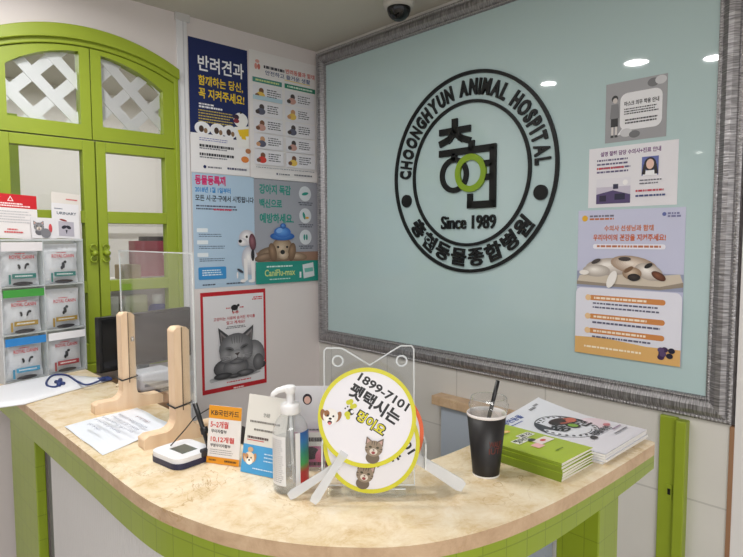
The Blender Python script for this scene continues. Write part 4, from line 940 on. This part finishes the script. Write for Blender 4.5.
# ------------------------------------------------------------------ right arm: cup, booklets, magazines
CU = empty('paper_cup', (-.905, -1.678, ZT), (0,0,YAW-PI/2), 'black paper coffee cup with clear lid cup and straw', 'cup')
MB().lathe([(0,.004),(.0245,.004),(.0265,0),(.0270,.004),(.0390,.124),(.0380,.124),(.0262,.006),(0,.006)], mat((24,22,24), .45), 48).build('cup_body', CU)
s = MB(); s.lathe([(.0372,.121),(.0378,.126),(.0386,.1285),(.0398,.127),(.0396,.1235),(.0385,.122)], mat((232,226,224), .4), 48); s.lathe([(.0375,.1235),(.0330,.07),(.0262,.008)], mat((226,214,208), .5), 48); s.lathe([(.0262,-.0002),(.0275,.0),(.0272,.0035)], WHITE, 48); s.build('rim', CU)['label'] = 'white rolled rim'
s = MB(); s.lathe([(.033,.110),(.0365,.128),(.0385,.138),(.0400,.141),(.0400,.145),(.0375,.147),(.0365,.158),(.0350,.160),(.0335,.158)], clear('lid_plastic', (.95,.96,.96), .07, .7, .03, .06), 48, Matrix.Translation((.004,0,0))); s.build('clear_lid', CU)['label'] = 'clear domed plastic lid'
s = MB(); s.tube([(-.010,.006,.05),(.012,.004,.142),(.0225,.002,.192)], .0042, mat((18,18,20), .35), 10); s.build('straw', CU)['label'] = 'black straw'
s = MB(); RED = mat((104,44,36), .6)
for z, body in ((.066,'WAUF'),(.052,'IUTI')):
    vs, fs = text_mesh(body, .01); xs = [a_[0] for a_ in vs]; ys = [a_[1] for a_ in vs]
    rr_ = .0270+.012*(z+.006)/.124
    q = []
    for a_ in vs:
        t = math.radians(268)+(a_[0]-min(xs))/(max(xs)-min(xs))*math.radians(48); h_ = z+(a_[1]-min(ys))/(max(ys)-min(ys))*.0125
        r_ = .0270+.012*(h_-.004)/.12+.0006; q.append((r_*math.cos(t), r_*math.sin(t), h_))
    s.add(q, fs, RED)
s.build('lettering', CU)['label'] = 'dull red lettering'

# green booklets: several, each with a wrapped spine on the left and white pages
def booklet(z, t, dx, dy, rot, top, label):
    o = empty('booklet', (-.768+dx, -1.700+dy, z), (0,0,rot), label, 'booklet', 'green booklets on the counter')
    W, D = .132, .212; GR = mat((168,190,38), .35); GD = mat((120,140,34), .4)
    n = 8
    def prof(k): # surface falls away from the spine
        x = k/n; return t*(1-.42*x**2)
    s = MB()
    vs = []
    for y in (-D/2, D/2):
        for k in range(n+1): vs.append((-W/2+W*k/n, y, .0))
        for k in range(n+1): vs.append((-W/2+W*k/n, y, prof(k)))
    a = n+1; b = 2*a
    fs = []
    for k in range(n): fs += [(k,k+1,a+k+1,a+k), (b+k+1,b+k,b+a+k,b+a+k+1), (a+k,a+k+1,b+a+k+1,b+a+k), (k+1,k,b+k,b+k+1)]
    fs += [(n,b+n,b+a+n,a+n), (0,a,b+a,b)]
    s.add([(x,y,zz*.92+.0003) for x,y,zz in vs], fs, mat((232,228,218), .6, noise=.08, nscale=300)); s.build('pages', o)['label'] = 'white page block'
    s = MB(); e = .0012; th_ = .0007
    U = [(-W/2-e, .0)]+[(-W/2-e, prof(0))]+[(-W/2-e+(W+2*e)*k/n, prof(k)) for k in range(n+1)]
    vs = [(x, -D/2-e, zz) for x,zz in U]+[(x, D/2+e, zz) for x,zz in U]; m_ = len(U)
    s.add(vs, [(i, i+1, m_+i+1, m_+i) for i in range(1, m_-1)], GR, True); s.add(vs, [(0,1,m_+1,m_)], GD)
    s.build('cover', o, recalc=False)['label'] = 'lime green cover'
    if top:
        p = Print(W, D, z0=0)
        p.ell(.62,.15,.09,.055,(226,170,80)); p.ell(.62,.15,.05,.035,(240,210,150)); p.ell(.5,.19,.12,.02,(120,146,30)); p.rrect(.22,.62,.36,.47,.02,(236,238,226)); p.rrect(.52,.9,.30,.40,.02,(238,236,230)); p.rrect(.5,.92,.50,.62,.02,(236,224,220)); p.rrect(.3,.5,.56,.66,.02,(234,180,180)); p.text('펫아이', .24,.6,.37,.46,(60,64,56),.03); p.text('건강', .54,.88,.31,.39,(80,80,74),.03); p.ell(.56,.48,.09,.055,(60,62,58)); p.ell(.7,.56,.07,.04,(206,80,80)); p.dashes(.4,.62,.8,.016,(100,124,30))
        vs2 = []
        for x, y, zz in p.b.v:
            k = (x+W/2)/W; vs2.append((x, y-D/2, t*(1-.42*k**2)+.0006+zz))
        p.b.v = vs2; p.b.build('cover_print', o)
for i in range(6):
    booklet(ZT+.0002+i*.0062, .0062 if i < 5 else .0068, random.uniform(-.002,.002), random.uniform(-.002,.002), random.uniform(-.012,.012), i == 5,
        'green booklet with printed cover, topmost of the stack beside the cup' if i == 5 else ['lowest green booklet of the stack beside the cup', 'second green booklet from the bottom of the stack', 'third green booklet from the bottom of the stack', 'third green booklet from the top of the stack', 'second green booklet from the top of the stack'][i])

# magazines
def magazine(z, t, dx, dy, rot, curl, top, label):
    W, D = .226, .286
    o = empty('magazine', (-.577+dx, -1.683+dy, z), (0,0,rot), label, 'magazine', 'magazines at the counter end')
    nx, ny = 12, 14
    def hz(u, v): return curl*max(0, (u*.6+.35)*v-.35)**1.6*2.2+curl*.35*max(0, v-.55)**1.5
    s = MB(); PG = mat((232,230,228), .6, noise=.06, nscale=300); CV = mat((226,228,236), .3)
    def grid(z_, m_, flip, e=0):
        vs = [((i/nx-.5)*(W+e), (j_/ny-.5)*(D+e), z_+hz(i/nx, j_/ny)) for j_ in range(ny+1) for i in range(nx+1)]
        fs = [(j_*(nx+1)+i, j_*(nx+1)+i+1, (j_+1)*(nx+1)+i+1, (j_+1)*(nx+1)+i) for j_ in range(ny) for i in range(nx)]
        return vs, [f_[::-1] for f_ in fs] if flip else fs
    v0, f0 = grid(.0003, PG, True); v1, f1 = grid(t*.9, PG, False)
    s.add(v0, f0, PG); s.add(v1, f1, PG, True)
    bd_ = [i for i in range(nx+1)]+[j_*(nx+1)+nx for j_ in range(1, ny+1)]+[ny*(nx+1)+i for i in range(nx-1, -1, -1)]+[j_*(nx+1) for j_ in range(ny-1, 0, -1)]
    m_ = len(v0); s.add(v0+v1, [(bd_[k], bd_[(k+1) % len(bd_)], m_+bd_[(k+1) % len(bd_)], m_+bd_[k]) for k in range(len(bd_))], PG)
    s.build('pages', o)
    s = MB(); v2, f2 = grid(t, CV, False, .001); s.add(v2, f2, CV, True); s.build('cover', o)
    if top:
        p = Print(W, D, z0=0, dz=.00006)
        p.text('충현동물', .05,.42,.06,.13,(50,80,160),.02); p.dashes(.08,.3,.16,.014,(90,110,170)); p.dashes(.62,.74,.07,.03,(120,120,126)); p.rect(.75,.84,.05,.075,(150,150,156))
        p.rect(0,1,.62,1,(227,226,235)); p.ell(.8,.62,.2,.16,(230,212,222)); 
        for r0, c in ((.31,(70,72,80)),(.298,(226,228,236)),(.24,(80,82,90)),(.23,(226,228,236))): p.ell(.48,.5,r0*1.08,r0*1.08,c,n=48)
        for k in range(26):
            t_ = 2*PI*k/26; p.ell(.48+.29*math.cos(t_), .5-.29*math.sin(t_)*W/D, .018, .018, (60,62,70), n=8)
        p.text('충', .27,.47,.41,.57,(30,32,36),.03); p.text('현', .58,.78,.47,.62,(30,32,36),.03); p.ell(.55,.53,.08,.08,(30,34,36)); p.ell(.55,.53,.055,.055,(128,170,60)); p.ell(.56,.41,.16,.09,(50,32,32),-.2); p.ell(.60,.42,.13,.07,(170,84,66),-.2); p.ell(.69,.45,.08,.06,(196,104,84)); p.ell(.46,.41,.06,.05,(40,30,30))
        p.text('동물병원', .42,.78,.72,.79,(70,74,84),.03); p.ell(.34,.79,.05,.035,(50,50,56)); p.ell(.83,.72,.05,.035,(206,130,140)); p.dashes(.72,.92,.8,.016,(150,120,150)); p.dashes(.6,.9,.86,.016,(90,90,100))
        vs2 = []
        for x, y, zz in p.b.v:
            y -= D/2; vs2.append((x, y, t+.0006+zz+hz(x/W+.5, y/D+.5)))
        # subdivide only by following the sheet at the shape's own points
        p.b.v = vs2; p.b.build('cover_print', o)
for i in range(4):
    magazine(ZT+.0002+i*.0057, .0057, random.uniform(-.003,.003), random.uniform(-.003,.003), random.uniform(-.012,.012), .012+.006*i if False else .02, i == 3,
        ['lowest white magazine of the stack at the counter end', 'second white magazine from the bottom of the stack', 'second white magazine from the top of the stack', 'topmost white magazine with round emblem cover and curled corner'][i])

# ------------------------------------------------------------------ things behind the window panes
o = empty('red_appliance', (-.735, .30, 1.32), label='dark red rounded appliance on the shelf behind the right window leaf', cat='appliance')
MB().prism(rr(.20,.14,.04), .01, .17, mat((150,44,66), .3)).build('body', o, bevel=.02, seg=3); MB().prism(rr(.12,.09,.03), .17, .19, mat((40,34,36), .4)).build('lid', o, bevel=.006)
p = Print(.06,.02); p.text('UP', .2,.8,.1,.9,(240,226,230),.03); q = p.build('badge', o); q.rotation_euler = LWR; q.location = (.03,-.071,.10)
tag(MB().box(-.90,-.82,.24,.34,1.32,1.385,mat((150,124,72), .6)).build('storage_box', bevel=.003), 'small tan box on the upper shelf left of the red appliance', 'box')
o = empty('paper_bag', (-1.0, .26, 1.03), label='white paper bag with grey floral print behind the lowest right pane', cat='bag')
s = MB(); s.box(-.075,.075,-.03,.03,0,.22,mat((214,212,214), .6)); s.build('bag_body', o, bevel=.004)
p = Print(.14,.2,z0=0); 
for k in range(16): p.ell(.1+.8*random.random(), .1+.8*random.random(), .05+.05*random.random(), .02+.03*random.random(), random.choice([(110,112,120),(150,150,156),(70,72,80)]), random.random()*3)
q = p.build('print', o); q.rotation_euler = LWR; q.location = (0,-.031,.01)
tag(MB().box(-.90,-.80,.22,.30,1.03,1.25,mat((206,208,160), .5, noise=.2, nscale=30)).build('packet', bevel=.01, seg=3), 'pale yellow packet standing between floral bag and blue bottle', 'packet')
o = empty('cleaning_bottle', (-.745, .25, 1.03), label='blue bottle with white cap behind the lowest right pane', cat='bottle')
MB().lathe([(0,0),(.042,0),(.044,.005),(.044,.14),(.036,.165),(.02,.175)], mat((34,64,150), .3), 28).build('body', o); MB().lathe([(.022,.172),(.024,.175),(.024,.215),(0,.217)], WHITE, 24).build('cap', o)

# ------------------------------------------------------------------ light
def area(name, loc, size, power, rot=(0,0,0), color=(1,.97,.93)):
    l = bpy.data.lights.new(name, 'AREA'); l.energy = power; l.size = size[0]; l.shape = 'RECTANGLE'; l.size_y = size[1]; l.color = color
    o = bpy.data.objects.new(name, l); COL.objects.link(o); o.location = loc; o.rotation_euler = rot; return o
area('added_fill_light', (-3.2,-3.9,ZC-.06), (2.6,1.2), 95, color=(1,.985,.97))  # unseen fill added behind the camera, kept out of the glass panel's reflection
for x, y, r in ((-1.398,-.502,.043), (-1.358,-1.041,.055), (-1.567,-1.356,.048)):
    l = area('downlight_lamp', (x, y, ZC-.0035), (2*r, 2*r), 5, color=(1,.985,.97)); l.data.shape = 'DISK'; l.parent = None
area('back_room_light', (-.9,.9,ZC-.05), (1.6,.6), 11, color=(1,.99,.98))
wd_ = bpy.data.worlds.new('room_air'); SC.world = wd_; wd_.use_nodes = True
bg = wd_.node_tree.nodes['Background']; bg.inputs[0].default_value = (.97,.98,1,1); bg.inputs[1].default_value = .72

# ------------------------------------------------------------------ camera
cm = bpy.data.cameras.new('camera'); cm.sensor_width = 36; cm.sensor_fit = 'HORIZONTAL'; cm.lens = 578.974*36/743; cm.clip_start = .01
co = bpy.data.objects.new('camera', cm); COL.objects.link(co)
yaw, pit, rol = math.radians(46.24527), math.radians(4.00094), math.radians(-.17848)
f_ = Vector((math.cos(pit)*math.cos(yaw), math.cos(pit)*math.sin(yaw), -math.sin(pit))); r_ = Vector((math.sin(yaw), -math.cos(yaw), 0)); u_ = r_.cross(f_)
r2 = r_*math.cos(rol)+u_*math.sin(rol); u2 = -r_*math.sin(rol)+u_*math.cos(rol)
M = Matrix((r2, u2, -f_)).transposed().to_4x4(); M.translation = Vector((-1.8674, -2.3479, 1.5)); co.matrix_world = M
SC.camera = co
SC.view_settings.view_transform = 'Standard'; SC.view_settings.look = 'None'; SC.view_settings.gamma = 1; SC.view_settings.exposure = .3; SC.view_settings.use_curve_mapping = False
